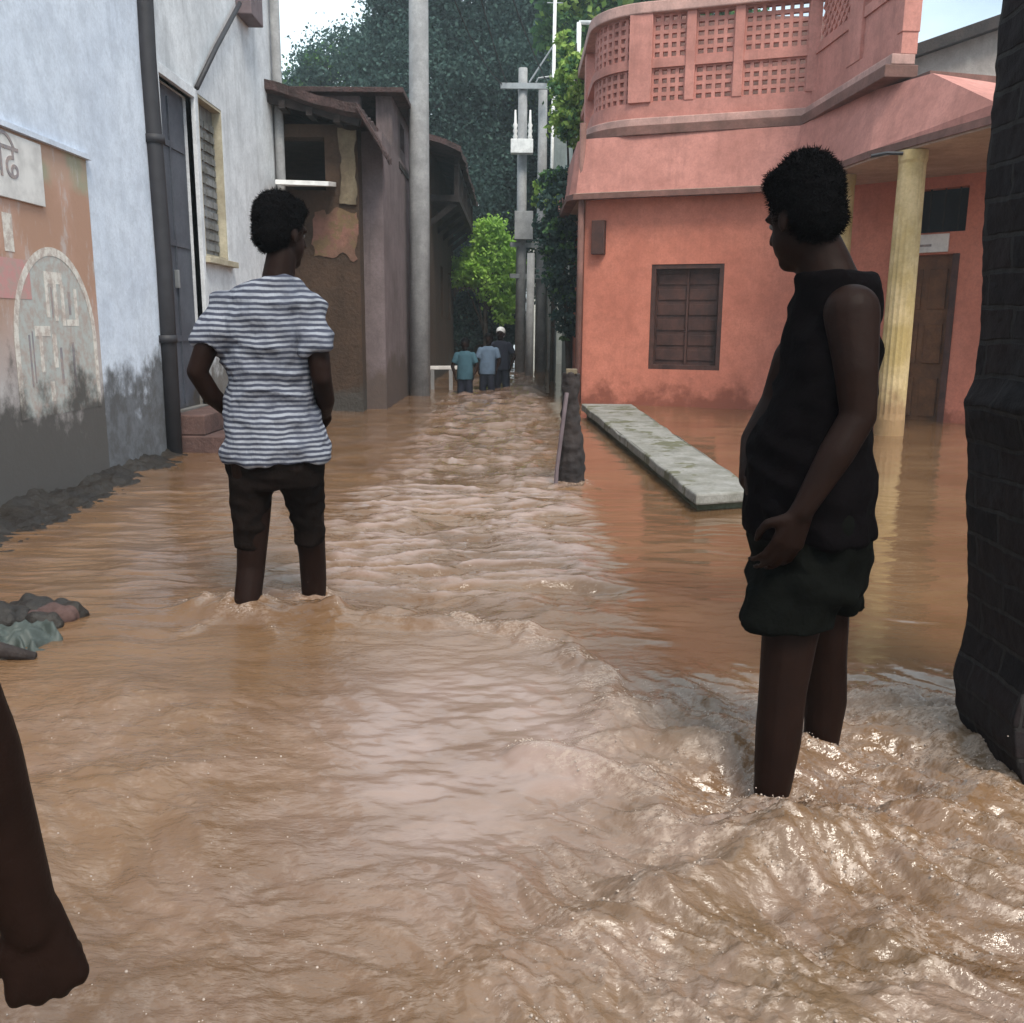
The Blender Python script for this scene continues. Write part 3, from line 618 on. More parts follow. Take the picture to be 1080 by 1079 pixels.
# front gable wall: lower solid, upper opening
xl, xr = -6.2, -1.86; yf = 11.45
mb = wall_mb((xl, yf), (xr, yf), -0.5, 3.36, 0.28, [(2.6, 3.95, 2.62, 3.22)])
build(mb, 'front_wall', 'mud', t)
def jag(x0, x1, z0, z1, ya_, yb_, amp, seed):
    P_ = []
    for (a, b), (c, d) in (((x0, z0), (x1, z0)), ((x1, z0), (x1, z1)), ((x1, z1), (x0, z1)), ((x0, z1), (x0, z0))):
        for k in range(14):
            u = k/14; x = a+(c-a)*u; z = b+(d-b)*u; P_.append((min(x+amp*mnoise.noise(Vector((x*7, z*7, seed))), -1.87), z+amp*mnoise.noise(Vector((x*7, z*7, seed+9)))))
    n = len(P_); m_ = MB(); m_.add([(p[0], ya_, p[1]) for p in P_]+[(p[0], yb_, p[1]) for p in P_], [tuple(range(n)), tuple(reversed(range(n, 2*n)))]+[(i, n+i, n+(i+1) % n, (i+1) % n) for i in range(n)]); return m_
mb = jag(-2.42, -1.88, 1.86, 2.38, yf-0.012, yf-0.001, 0.10, 2); build(mb, 'plaster_patch', 'mudpink', t)
mb = jag(-2.08, -1.875, 2.46, 3.30, yf-0.035, yf-0.001, 0.06, 6); build(mb, 'corner_pilaster', 'mudcream', t)
build(wall_mb((xr, 16.9), (xr, yf+0.281), -0.5, 3.34, 0.25, [(2.2, 2.36, 1.3, 2.5)]), 'side_wall', 'purple', t)
mb = MB(); mb.box(xr+0.02, xr+0.08, 14.55, 14.68, 1.32, 2.48); build(mb, 'slit_window', 'dark', t)
# roof: sloping down to the right with ragged edge
mb = MB()
def roof_panel(mb, x0, z0, x1, z1, y0, y1, nx=26, ny=20, amp=0.05, th=0.10):
    vs = []; fs = []
    for i in range(nx+1):
        for j in range(ny+1):
            u = i/nx; x = x0+(x1-x0)*u; y = y0+(y1-y0)*j/ny
            z = z0+(z1-z0)*u+amp*mnoise.noise(Vector((x*1.7, y*1.7, 3)))+0.02*math.sin(y*2*math.pi/0.22)
            if i == nx: x += 0.06*mnoise.noise(Vector((y*6, 1, 2)))
            if j == 0: y += 0.08*mnoise.noise(Vector((x*6, 5, 2)))
            vs.append((x, y, z))
    N = len(vs); vs += [(a, b, c-th) for a, b, c in vs]
    I = lambda i, j: i*(ny+1)+j
    for i in range(nx):
        for j in range(ny):
            fs.append((I(i, j), I(i+1, j), I(i+1, j+1), I(i, j+1))); fs.append((N+I(i, j), N+I(i, j+1), N+I(i+1, j+1), N+I(i+1, j)))
    for i in range(nx): fs.append((I(i, 0), N+I(i, 0), N+I(i+1, 0), I(i+1, 0))); fs.append((I(i, ny), I(i+1, ny), N+I(i+1, ny), N+I(i, ny)))
    for j in range(ny): fs.append((I(0, j), I(0, j+1), N+I(0, j+1), N+I(0, j))); fs.append((I(nx, j), N+I(nx, j), N+I(nx, j+1), I(nx, j+1)))
    mb.add(vs, fs)
roof_panel(mb, -3.9, 3.98, -1.74, 3.47, 11.05, 13.2, amp=0.05); roof_panel(mb, -3.9, 3.98, -6.6, 3.4, 11.05, 13.2); roof_panel(mb, -1.80, 3.50, -1.50, 3.02, 11.02, 11.75, nx=8, amp=0.05, th=0.06)
build(mb, 'roof', 'roof', t)
mb = MB()
for k in range(7): mb.bar((-3.9+0.31*k, 11.12, 3.80-0.073*k), (-3.9+0.31*k, 11.44, 3.80-0.073*k), 0.07, 0.09)
mb.bar((-3.95, 11.2, 3.86), (-1.78, 11.2, 3.35), 0.09, 0.12); build(mb, 'rafters', 'darkwood', t)
mb = MB(); mb.box(-3.6, -2.15, 11.75, 16.7, 3.22, 3.32); build(mb, 'loft_floor', 'darkwood', t)
# upper grey storey set back along the side wall
mb = wall_mb((-1.90, 17.0), (-1.90, 13.3), 3.341, 4.10, 0.22, [(0.6, 1.1, 3.6, 3.95), (2.3, 2.8, 3.6, 3.95)]); wall_mb((-4.4, 13.3), (-2.12, 13.3), 3.341, 4.10, 0.2, [(1.5, 2.0, 3.6, 3.95)], mb)
build(mb, 'upper_wall', 'purple', t)
mb = MB(); mb.box(-4.5, -1.50, 13.1, 17.1, 4.102, 4.17); build(mb, 'upper_roof', 'roof', t, bevel=0.01)
mb = MB(); mb.box(-1.855, -1.60, 13.4, 16.9, 3.20, 3.28)
for y in (13.7, 14.8, 15.9, 16.7): mb.bar((-1.855, y, 2.95), (-1.63, y, 3.20), 0.06, 0.08)
build(mb, 'eave_shelf', 'darkwood', t)
# white sheet ledge
mb = MB(); mb.prism([(-2.70, 10.85), (-2.12, 10.95), (-2.12, 11.43), (-2.70, 11.43)], [2.60, 2.60, 2.66, 2.66], [2.65, 2.65, 2.71, 2.71])
tag(build(mb, 'awning_sheet', 'white', None, bevel=0.004), 'small white sheet awning on the brown mud house above the striped shirt man', 'awning')

# dark timber-fronted house further on
t = thing('timber_house', 'dark weathered house with overhanging timber balcony beyond the concrete pole', 'house', (-3, 20, -0.4))
build(wall_mb((-1.80, 24.2), (-1.80, 17.3), -0.5, 4.35, 0.25, [(1.2, 1.9, 1.2, 2.3), (3.6, 4.3, 1.2, 2.3)]), 'wall', 'mud', t)
build(wall_mb((-5.6, 17.3), (-2.051, 17.3), -0.5, 4.35, 0.25), 'front_wall', 'mud', t)
for y in (19.95, 22.35):
    mb = MB(); mb.box(-1.98, -1.93, y-0.38, y+0.38, 1.18, 2.32); build(mb, 'window', 'dark', t)
mb = MB(); mb.box(-1.79, -1.02, 17.7, 23.8, 3.3, 3.42)
for y in (17.8, 19.3, 20.8, 22.3, 23.7): mb.bar((-1.08, y, 3.42), (-1.08, y, 4.12), 0.09, 0.09); mb.bar((-1.79, y, 2.75), (-1.10, y, 3.28), 0.08, 0.1)
mb.bar((-1.08, 17.7, 3.98), (-1.08, 23.8, 3.98), 0.07, 0.07)
for k in range(30): mb.bar((-1.08, 17.85+k*0.2, 3.43), (-1.08, 17.85+k*0.2, 3.95), 0.03, 0.03)
build(mb, 'balcony', 'darkwood', t)
mb = MB(); roof_panel(mb, -3.6, 4.95, -0.95, 4.15, 17.0, 24.4, 20, 30); roof_panel(mb, -3.6, 4.95, -6.2, 4.1, 17.0, 24.4, 20, 30); build(mb, 'roof', 'roof', t)

# low dark shed under the bright bush
t = thing('boundary_wall', 'low dark brick yard wall under the bright green bush', 'wall', (-0.7, 25, -0.4))
build(wall_mb((-1.75, 24.6), (0.0, 24.9), -0.5, 2.35, 0.3), 'wall', 'mud', t)
build(wall_mb((0.0, 24.9), (0.0, 29.9), -0.5, 2.2, 0.3), 'return_wall', 'mud', t)
mb = MB(); mb.prism([(-1.78, 24.52), (0.06, 24.83), (0.0, 25.28), (-1.8, 24.95)], 2.351, 2.43); build(mb, 'coping', 'brick', t)

# ------------------------------------------------------------------ concrete pole
t = thing('concrete_pole', 'tall pale concrete pole standing in water beside the mauve wall', 'utility pole', (-1.42, 14.1, -0.4))
mb = MB(); mb.tube([(-1.42, 14.1, -0.5), (-1.40, 14.1, 3.0), (-1.36, 14.1, 8.4)], [0.155, 0.150, 0.125], 14); build(mb, 'shaft', 'concrete', t, smooth=True)
mb = MB(); mb.bar((-1.9, 14.1, 7.9), (-0.8, 14.1, 7.9), 0.08, 0.1); build(mb, 'crossarm', 'metal', t)
for x in (-1.8, -1.1, -0.9): mb = MB(); mb.lathe([(0.02, 0), (0.05, 0.03), (0.03, 0.07), (0.05, 0.1), (0.02, 0.14)], (x, 14.1, 7.951), 10); build(mb, 'insulator', 'white', t)

# ------------------------------------------------------------------ transformer poles
t = thing('transformer_pole', 'double-post transformer structure with crossarm and white panel at street end', 'utility pole', (0.25, 22, -0.4))
mb = MB(); mb.tube([(0.16, 22, -0.5), (0.16, 22, 6.7)], [0.13, 0.10], 12); build(mb, 'post', 'concrete', t, smooth=True)
mb = MB(); mb.tube([(0.64, 22.3, -0.5), (0.62, 22.3, 6.4)], [0.13, 0.10], 12); build(mb, 'post', 'concrete', t, smooth=True)
mb = MB(); mb.bar((-0.34, 21.88, 6.30), (0.86, 21.88, 6.30), 0.08, 0.12); build(mb, 'crossarm', 'metal', t)
mb = MB(); mb.box(-0.10, 0.40, 21.62, 21.84, 4.85, 5.15); build(mb, 'panel', 'white', t, bevel=0.01)
for x in (0.0, 0.33):
    mb = MB(); mb.lathe([(0.03, 0), (0.055, 0.06), (0.035, 0.12), (0.055, 0.18), (0.035, 0.24), (0.055, 0.30), (0.03, 0.36), (0.02, 0.62)], (x, 21.74, 5.151), 10); build(mb, 'insulator', 'offwhite', t, smooth=True)
mb = MB(); mb.box(0.0, 0.42, 21.68, 21.86, 3.0, 3.62); build(mb, 'meter_box', 'concrete', t, bevel=0.01)
for z in (2.2, 2.9): mb = MB(); mb.bar((-0.1, 21.85, z), (0.8, 22.15, z), 0.07, 0.1); build(mb, 'brace', 'metal', t)
mb = MB(); mb.tube([(0.45, 21.85, 6.37), (0.50, 21.85, 6.46), (0.80, 21.85, 6.5)], 0.02, 6); mb.tube([(0.30, 21.85, 6.37), (0.80, 21.85, 7.1)], 0.02, 6); build(mb, 'stay', 'metal', t)
t2 = thing('antenna_mast', 'thin white mast rising beside the transformer crossarm', 'mast', (0.86, 22.8, 0))
mb = MB(); mb.tube([(0.86, 22.8, -0.5), (0.88, 22.8, 8.6)], 0.04, 8); build(mb, 'tube', 'white', t2, smooth=True)
mb = MB(); mb.bar((0.7, 22.8, 8.3), (1.06, 22.8, 8.3), 0.02, 0.02); mb.bar((0.76, 22.8, 8.45), (1.0, 22.8, 8.45), 0.02, 0.02); build(mb, 'aerial', 'metal', t2)
for i, (x, y, r, lb) in enumerate([(0.34, 20.4, 0.10, 'slim grey post just left of the ribbed street-end posts'), (0.95, 23.6, 0.14, 'stout pale post nearest the cream building at street end')]):
    mb = MB(); mb.tube([(x, y, -0.5), (x+0.02, y, 2.6+i*0.9)], [r, r*0.85], 10)
    tag(build(mb, 'post', 'concrete', None, smooth=True), lb, 'post')
def wire(a, b, sag, nm, lb):
    mb = MB(); a = Vector(a); b = Vector(b); n = 18
    mb.tube([a.lerp(b, k/n)-Vector((0, 0, sag*4*(k/n)*(1-k/n))) for k in range(n+1)], 0.014, 5); return tag(build(mb, nm, 'wire'), lb, 'cable', 'overhead cables between the poles')
wire((-1.1, 14.1, 8.07), (-0.2, 21.9, 6.38), 0.35, 'cable', 'left overhead cable from the concrete pole to the transformer crossarm')
wire((-0.9, 14.1, 8.07), (0.7, 21.9, 6.38), 0.30, 'cable', 'right overhead cable from the concrete pole to the transformer crossarm')
wire((0.85, 21.88, 6.38), (4.6, 16.2, 7.6), 0.5, 'cable', 'overhead cable leaving the transformer crossarm above the lattice balcony')

wire((-0.9, 14.1, 8.0), (-5.5, 11.2, 6.7), 0.15, 'cable', 'overhead cable from the concrete pole back to the white house roof')
wire((-1.7, 14.1, 7.95), (-0.3, 21.9, 6.34), 0.6, 'cable', 'lowest sagging cable between the concrete pole and the transformer')

# ------------------------------------------------------------------ pale buildings beyond on the right
t = thing('cream_building', 'pale cream building closing the right side of the street end', 'building', (3, 28, -0.4))
build(wall_mb((1.15, 27.0), (5.5, 27.0), -0.5, 8.2, 0.3, [(0.9, 1.7, 1.4, 2.8), (2.6, 3.4, 1.4, 2.8), (0.9, 1.7, 4.4, 5.8)]), 'front_wall', 'pale', t)
build(wall_mb((1.15, 34.0), (1.15, 27.301), -0.5, 8.2, 0.3) if False else wall_mb((1.45, 27.301), (1.45, 34.0), -0.5, 8.2, 0.3), 'side_wall', 'pale', t)
for (x, z) in ((2.45, 2.1), (4.15, 2.1), (2.45, 5.1)):
    mb = MB(); mb.box(x-0.40, x+0.40, 27.15, 27.2, z-0.7, z+0.7); build(mb, 'window', 'dark', t)
mb = MB(); mb.box(1.0, 5.6, 26.8, 34.2, 8.201, 8.35); build(mb, 'roof_slab', 'concrete', t)
t = thing('cream_building', 'far sunlit pale wall seen in the gap at the end of the street', 'building', (1.5, 44, -0.4))
build(wall_mb((0.6, 44.0), (7.0, 44.0), -0.5, 6.0, 0.3, [(3.2, 4.2, 1.4, 3.0)]), 'front_wall', 'pale', t)
mb = MB(); mb.box(0.5, 7.1, 43.9, 48, 6.001, 6.15); build(mb, 'roof_slab', 'concrete', t)
mb = MB(); mb.box(3.8, 4.8, 44.1, 44.15, 1.4, 3.0); build(mb, 'window', 'dark', t)
# terrace with white posts behind the balcony
t = thing('neighbour_house', 'cream house with white pipe terrace railing behind the vine', 'house', (2.6, 19.5, -0.4))
build(wall_mb((1.22, 19.0), (4.5, 19.0), -0.5, 5.5, 0.25), 'front_wall', 'pale', t)
build(wall_mb((1.47, 19.251), (1.47, 23.5), -0.5, 5.5, 0.25), 'side_wall', 'pale', t)
mb = MB(); mb.box(1.1, 4.6, 18.9, 23.6, 5.501, 5.62); build(mb, 'roof_slab', 'concrete', t)
mb = MB()
for k in range(7): mb.tube([(1.2+0.5*k, 19.0, 5.62), (1.2+0.5*k, 19.0, 6.75)], 0.045, 8)
mb.tube([(1.2, 19.0, 6.75), (4.2, 19.0, 6.75)], 0.04, 8); mb.tube([(1.2, 19.0, 6.2), (4.2, 19.0, 6.2)], 0.025, 8)
build(mb, 'railing', 'white', t, smooth=True)

# ------------------------------------------------------------------ pink house
PA = (0.96, 13.0); PB = (3.62, 12.0)
t = thing('pink_house', 'coral pink house with curved lattice balcony and yellow porch columns', 'house', (3, 12, -0.4))
nd = (Vector(PB)-Vector(PA)).normalized()
build(wall_mb(PA, PB, -0.5, 2.92, 0.3, [(0.94, 1.90, 0.50, 1.88)]), 'front_wall', 'pink', t)
build(wall_mb((0.96+0.1, 13.3), (1.06, 17.6), -0.5, 2.92, 0.25) if False else wall_mb((1.06, 17.6), (1.06, 13.28), -0.5, 2.92, 0.25), 'side_wall', 'pink', t)
# window
w = build(frame_box(PA, PB, 0.95, 1.89, 0.13, 0.16, 0.51, 1.87, MB()), 'window', 'wood', t)
mb = MB(); frame_box(PA, PB, 0.94, 1.00, 0.01, 0.128, 0.50, 1.88, mb); frame_box(PA, PB, 1.84, 1.90, 0.01, 0.128, 0.50, 1.88, mb); frame_box(PA, PB, 1.0, 1.84, 0.01, 0.128, 1.82, 1.88, mb); frame_box(PA, PB, 1.0, 1.84, 0.01, 0.128, 0.50, 0.56, mb)
frame_box(PA, PB, 1.405, 1.435, 0.09, 0.128, 0.56, 1.82, mb); build(mb, 'frame', 'wood', w, bevel=0.003)
mb = MB()
for k in range(6): frame_box(PA, PB, 1.02, 1.40, 0.115, 0.1285, 0.62+k*0.2, 0.76+k*0.2, mb); frame_box(PA, PB, 1.44, 1.82, 0.115, 0.1285, 0.62+k*0.2, 0.76+k*0.2, mb)
build(mb, 'shutter', 'wood', w, bevel=0.004)
mb = MB(); frame_box(PA, PB, 0.12, 0.30, -0.10, -0.001, 2.02, 2.46, mb); build(mb, 'vent_box', 'wood', t, bevel=0.006)
mb = MB(); mb.tube([(0.90, 12.93, -0.4), (0.90, 12.93, 3.7)], 0.045, 10); build(mb, 'corner_pipe', 'mould', t, smooth=True)
# porch inner wall
QA = (3.62, 12.0); QB = (5.9, 9.75)
qn = (Vector(QB)-Vector(QA)); ql = qn.length
build(wall_mb(QA, QB, -0.5, 2.9, 0.3, [(1.22, 1.86, -0.5, 1.90), (1.16, 1.96, 2.14, 2.62)]), 'porch_wall', 'pink', t)
dr = build(frame_box(QA, QB, 1.22, 1.86, 0.12, 0.16, -0.45, 1.90, MB()), 'door', 'doorwood', t)
mb = MB(); 
for k in range(3): frame_box(QA, QB, 1.30, 1.50, 0.10, 0.1195, 0.05+k*0.62, 0.5+k*0.62, mb); frame_box(QA, QB, 1.58, 1.78, 0.10, 0.1195, 0.05+k*0.62, 0.5+k*0.62, mb)
build(mb, 'door_panels', 'doorwood', dr, bevel=0.004)
mb = MB(); frame_box(QA, QB, 1.15, 1.22, -0.02, 0.1, -0.45, 1.90, mb); frame_box(QA, QB, 1.86, 1.93, -0.02, 0.1, -0.45, 1.90, mb); build(mb, 'door_frame', 'wood', t, bevel=0.004)
mb = MB(); frame_box(QA, QB, 1.16, 1.96, 0.16, 0.2, 2.14, 2.62, mb); build(mb, 'fanlight', 'dark', t)
mb = MB()
for k in range(5): frame_box(QA, QB, 1.20+0.16*k, 1.215+0.16*k, 0.06, 0.075, 2.14, 2.62, mb)
build(mb, 'fanlight_bars', 'darkwood', t)
sg = build(frame_box(QA, QB, 1.17, 1.80, -0.035, -0.003, 1.92, 2.12, MB()), 'meter_board', 'offwhite', t, bevel=0.004)
mb = MB(); frame_box(QA, QB, 1.21, 1.45, -0.042, -0.036, 2.05, 2.075, mb); frame_box(QA, QB, 1.21, 1.62, -0.042, -0.036, 1.985, 2.01, mb); frame_box(QA, QB, 1.22, 1.36, -0.042, -0.036, 1.94, 1.96, mb); build(mb, 'printed_lines', 'paintdark', sg)
# yellow columns
def column(x, y, r, top):
    mb = MB(); n = 20
    prof = [(r*1.08, -0.5), (r*1.06, 0.16), (r*1.03, 0.22), (r*1.0, 1.3), (r*0.93, top-0.12), (r*1.0, top-0.09), (r*1.0, top)]
    vs = []; fs = []
    n = 32
    for q, z in prof:
        fl = 0.055 if 0.2 < z < top-0.21 else 0
        for k in range(n):
            a = 2*math.pi*k/n; rr = q*(1-fl*(k % 2)); vs.append((x+rr*math.cos(a), y+rr*math.sin(a), z))
    for i in range(len(prof)-1):
        for k in range(n): fs.append((i*n+k, i*n+(k+1) % n, (i+1)*n+(k+1) % n, (i+1)*n+k))
    fs.append(tuple(reversed(range(n)))); fs.append(tuple((len(prof)-1)*n+k for k in range(n)))
    mb.add(vs, fs); return build(mb, 'column', 'yellow', t)
column(3.84, 9.35, 0.135, 2.74); column(3.70, 10.8, 0.115, 2.74)
# soffit slab and inclined chajja
OUT = [(0.72, 17.6), (0.72, 13.05), (0.80, 12.86), (1.0, 12.76), (3.40, 11.86), (3.62, 9.9), (4.05, 8.25), (6.6, 8.9), (6.4, 13.6), (4.5, 17.6)]
mb = MB(); mb.prism(OUT, 2.745, 2.80); build(mb, 'soffit', 'soffit', t)
# band wall between eave and moulding (segment 1) and sloping canopy (segment 2)
def strip(mb, low, high, zl, zh):
    n = len(low)
    zl = zl if hasattr(zl, '__len__') else [zl]*n; zh = zh if hasattr(zh, '__len__') else [zh]*n
    v = [(p[0], p[1], zl[i]) for i, p in enumerate(low)]+[(p[0], p[1], zh[i]) for i, p in enumerate(high)]
    mb.add(v, [(i, i+1, n+i+1, n+i) for i in range(n-1)])
band = [(0.74, 17.6), (0.74, 13.06), (0.82, 12.88), (1.01, 12.78), (3.42, 11.88)]
bin_ = [(0.84, 17.6), (0.84, 13.1), (0.90, 12.95), (1.05, 12.87), (3.50, 11.97)]
mb = MB(); strip(mb, band, bin_, 2.80, 3.50); 
mb.add([(0.74, 17.6, 2.8), (0.84, 17.6, 3.5), (4.2, 17.6, 3.5), (4.5, 17.6, 2.8)], [(0, 1, 2, 3)])
build(mb, 'fascia_band', 'pinklite', t)
mb = MB(); mb.prism([(0.70, 17.6), (0.70, 13.03), (0.78, 12.84), (0.99, 12.74), (3.41, 11.84), (3.45, 11.95), (1.03, 12.86), (0.85, 13.0), (0.80, 17.6)], 2.72, 2.79); build(mb, 'drip_edge', 'mould', t)
# canopy: outer low edge, inner high edge
low = [(3.42, 11.88), (3.62, 9.9), (4.05, 8.25), (6.6, 8.9)]
high = [(3.50, 11.97), (3.76, 10.2), (3.95, 9.35), (6.4, 9.95)]
mb = MB(); strip(mb, low, low, 2.80, [2.82, 2.84, 2.93, 2.93]); strip(mb, low, high, [2.82, 2.84, 2.93, 2.93], [3.50, 3.50, 3.44, 3.3]); build(mb, 'canopy', 'pinklite', t)
mb = MB()
for a, b in zip(low[:-1], low[1:]): mb.bar((a[0], a[1], 2.80), (b[0], b[1], 2.80), 0.05, 0.07)
build(mb, 'canopy_edge', 'mould', t)
# roof deck
mb = MB(); mb.prism([(0.86, 17.6), (0.86, 13.1), (1.06, 12.9), (3.52, 12.0), (3.80, 10.2), (3.97, 9.45), (6.2, 10.0), (6.2, 13.5), (4.4, 17.6)], 3.38, 3.49); build(mb, 'roof_deck', 'mould', t)
# balcony path
def arc(cx, cy, r, a0, a1, n): return [(cx+r*math.cos(R(a0+(a1-a0)*k/n)), cy+r*math.sin(R(a0+(a1-a0)*k/n))) for k in range(n+1)]
cen = (1.93, 13.55)
pth = [(1.13, 17.0), (1.13, 14.5)]+arc(1.93, 13.60, 0.80, 180, 250, 9)
pB = (3.72, 12.15); pC = (3.87, 9.75)
def offs(p, k):
    out = []
    for i, q in enumerate(p):
        a = Vector(p[max(i-1, 0)]); b = Vector(p[min(i+1, len(p)-1)]); d = (b-a).normalized(); out.append((q[0]+d.y*k, q[1]-d.x*k))
    return out
full = pth+[pB, pC]
def sweep(mb, path, w, z0, z1, shift=0):
    # mitred strip of rectangular section along the path
    L1 = []; L2 = []
    for i, q in enumerate(path):
        q = Vector(q); ds = []
        if i > 0: ds.append((q-Vector(path[i-1])).normalized())
        if i < len(path)-1: ds.append((Vector(path[i+1])-q).normalized())
        nn = [Vector((d.y, -d.x)) for d in ds]; m = sum(nn, Vector((0, 0))).normalized(); k = 1/max(m.dot(nn[0]), 0.3)
        L1.append(q+m*k*(shift+w/2)); L2.append(q+m*k*(shift-w/2))
    n = len(path); v = [(p.x, p.y, z) for z in (z0, z1) for p in L1+L2]; f = []
    for i in range(n-1):
        f += [(i, i+1, 2*n+i+1, 2*n+i), (n+i, 3*n+i, 3*n+i+1, n+i+1), (2*n+i, 2*n+i+1, 3*n+i+1, 3*n+i), (i, n+i, n+i+1, i+1)]
    f += [(0, 2*n, 3*n, n), (n-1, 2*n-1, 4*n-1, 3*n-1)]
    mb.add(v, f)
mb = MB(); sweep(mb, full, 0.34, 3.50, 3.62, 0.06); build(mb, 'roof_moulding', 'mould', t, bevel=0.01)
mb = MB(); sweep(mb, full, 0.24, 3.62, 3.72, 0.05); build(mb, 'upper_moulding', 'coping', t, bevel=0.01)
ZB, ZL0, ZL1, ZM1, ZU1, ZT = 3.72, 3.92, 4.34, 4.45, 4.98, 5.12
mb = MB(); sweep(mb, full, 0.16, ZB, ZL0); build(mb, 'parapet_base', 'pinklite', t)
mb = MB(); sweep(mb, full, 0.14, ZL1, ZM1); build(mb, 'parapet_midrail', 'pinklite', t)
mb = MB(); sweep(mb, full, 0.26, ZU1, ZT); build(mb, 'parapet_coping', 'coping', t, bevel=0.015)
def pilaster(p, d, w, w2=0.18, z0=ZL0, z1=ZU1):
    p = Vector(p); d = Vector(d).normalized(); n = Vector((d.y, -d.x)); v = []
    for z in (z0, z1):
        for a, b in ((-1, -1), (1, -1), (1, 1), (-1, 1)): q = p+d*a*w/2+n*b*w2/2; v.append((q.x, q.y, z))
    mb = MB(); mb.add(v, [(3, 2, 1, 0), (4, 5, 6, 7), (0, 1, 5, 4), (1, 2, 6, 5), (2, 3, 7, 6), (3, 0, 4, 7)]); build(mb, 'parapet_post', 'pinklite', t, bevel=0.006)
pe = Vector(pth[-1]); dB = (Vector(pB)-pe); lb = dB.length; dBn = dB.normalized()
pilaster(pe-dBn*0.02, dBn, 0.30, 0.22)
s_m = [0.62, 1.22, 1.99]
pilaster(pe+dBn*s_m[0], dBn, 0.12); pilaster(pe+dBn*s_m[1], dBn, 0.12); pilaster(pe+dBn*(lb-0.06), dBn, 0.14, 0.20)
dC = Vector(pC)-Vector(pB); lc = dC.length; dCn = dC.normalized()
pilaster(Vector(pB)+dCn*1.25, dCn, 0.35); pilaster(Vector(pC)-dCn*0.05, dCn, 0.12)
pilaster((1.13, 14.6), (0, -1), 0.25, 0.2)
mb = MB(); mb.box(1.5, 4.5, 14.3, 14.5, 3.491, 5.45); build(mb, 'terrace_room', 'mould', t)
# lattice panels: plates with a grid of small openings
def lattice(mb, path, z0, z1, th=0.07, pitch=0.115, barw=0.045):
    # arc-length samples
    P = [Vector(p) for p in path]; cum = [0]
    for a, b in zip(P[:-1], P[1:]): cum.append(cum[-1]+(b-a).length)
    def at(s):
        for i in range(len(P)-1):
            if s <= cum[i+1]+1e-9:
                u = (s-cum[i])/(cum[i+1]-cum[i]); return P[i].lerp(P[i+1], u), (P[i+1]-P[i]).normalized()
        return P[-1], (P[-1]-P[-2]).normalized()
    n = max(2, round(cum[-1]/pitch)); m = max(2, round((z1-z0)/pitch))
    for k in range(n+1):
        q, d = at(cum[-1]*k/n); mb.bar((q.x, q.y, z0), (q.x, q.y, z1), barw, th, (d.y, -d.x, 0))
    for j in range(m+1):
        z = z0+(z1-z0)*j/m
        pts = [at(cum[-1]*k/n)[0] for k in range(n+1)]
        for a, b in zip(pts[:-1], pts[1:]): mb.bar((a.x, a.y, z), (b.x, b.y, z), th-0.006, barw)
def lattice_diag(mb, a, b, z0, z1, step=0.14, w=0.04, th=0.05):
    a = Vector(a); b = Vector(b); d = (b-a); L = d.length; d.normalize(); H = z1-z0
    k = -H
    while k < L:
        for sgn in (0, 1):
            s0, s1 = max(k, 0), min(k+H, L); za, zb_ = s0-k, s1-k
            if sgn: za, zb_ = H-za, H-zb_
            if s1-s0 > 0.03:
                p = a+d*s0; q = a+d*s1; o = 0.012*sgn
                mb.bar((p.x+o, p.y, z0+za), (q.x+o, q.y, z0+zb_), w, th if sgn else th-0.01, (d.y, -d.x, 0))
        k += step
segs = [(pe+dBn*0.13, pe+dBn*(s_m[0]-0.06)), (pe+dBn*(s_m[0]+0.06), pe+dBn*(s_m[1]-0.06)), (pe+dBn*(s_m[1]+0.06), pe+dBn*(lb-0.13))]
for z0, z1 in ((ZL0, ZL1), (ZM1, ZU1)):
    mb = MB(); lattice(mb, pth[2:-1], z0, z1); build(mb, 'lattice_panel', 'pinklite', t)
    for a, b in segs: mb = MB(); lattice(mb, [a, b], z0, z1); build(mb, 'lattice_panel', 'pinklite', t)
mb = MB(); lattice_diag(mb, Vector(pB)+dCn*0.1, Vector(pB)+dCn*1.07, ZM1, ZU1); build(mb, 'lattice_panel', 'pinklite', t)
mb = MB(); lattice_diag(mb, Vector(pB)+dCn*1.43, Vector(pC)-dCn*0.11, ZM1, ZU1); build(mb, 'lattice_panel', 'pinklite', t)
mb = MB(); sweep(mb, [Vector(pB)+dCn*0.1, Vector(pC)-dCn*0.12], 0.10, ZL0, ZL1); build(mb, 'parapet_panel', 'pinklite', t)
# small dark fan / hook under the soffit
mb = MB(); mb.tube([(3.45, 9.4, 2.70), (3.58, 9.35, 2.72), (3.72, 9.3, 2.71)], 0.018, 6); build(mb, 'ceiling_hook', 'blackpaint', t)

# grey house behind right
t = thing('grey_house', 'plain grey cement-rendered house wall behind the pink canopy', 'house', (6.5, 14, -0.4))
mb = MB(); mb.prism([(5.15, 13.8), (9.5, 13.8), (9.5, 18), (5.15, 18)], -0.5, [4.62, 6.10, 6.10, 4.62]); build(mb, 'wall', 'greyplaster', t)
mb = MB(); mb.prism([(4.95, 13.55), (9.7, 13.55), (9.7, 18.1), (4.95, 18.1)], [4.55, 6.18, 6.18, 4.55], [4.71, 6.34, 6.34, 4.71]); build(mb, 'roof', 'darkwood', t)

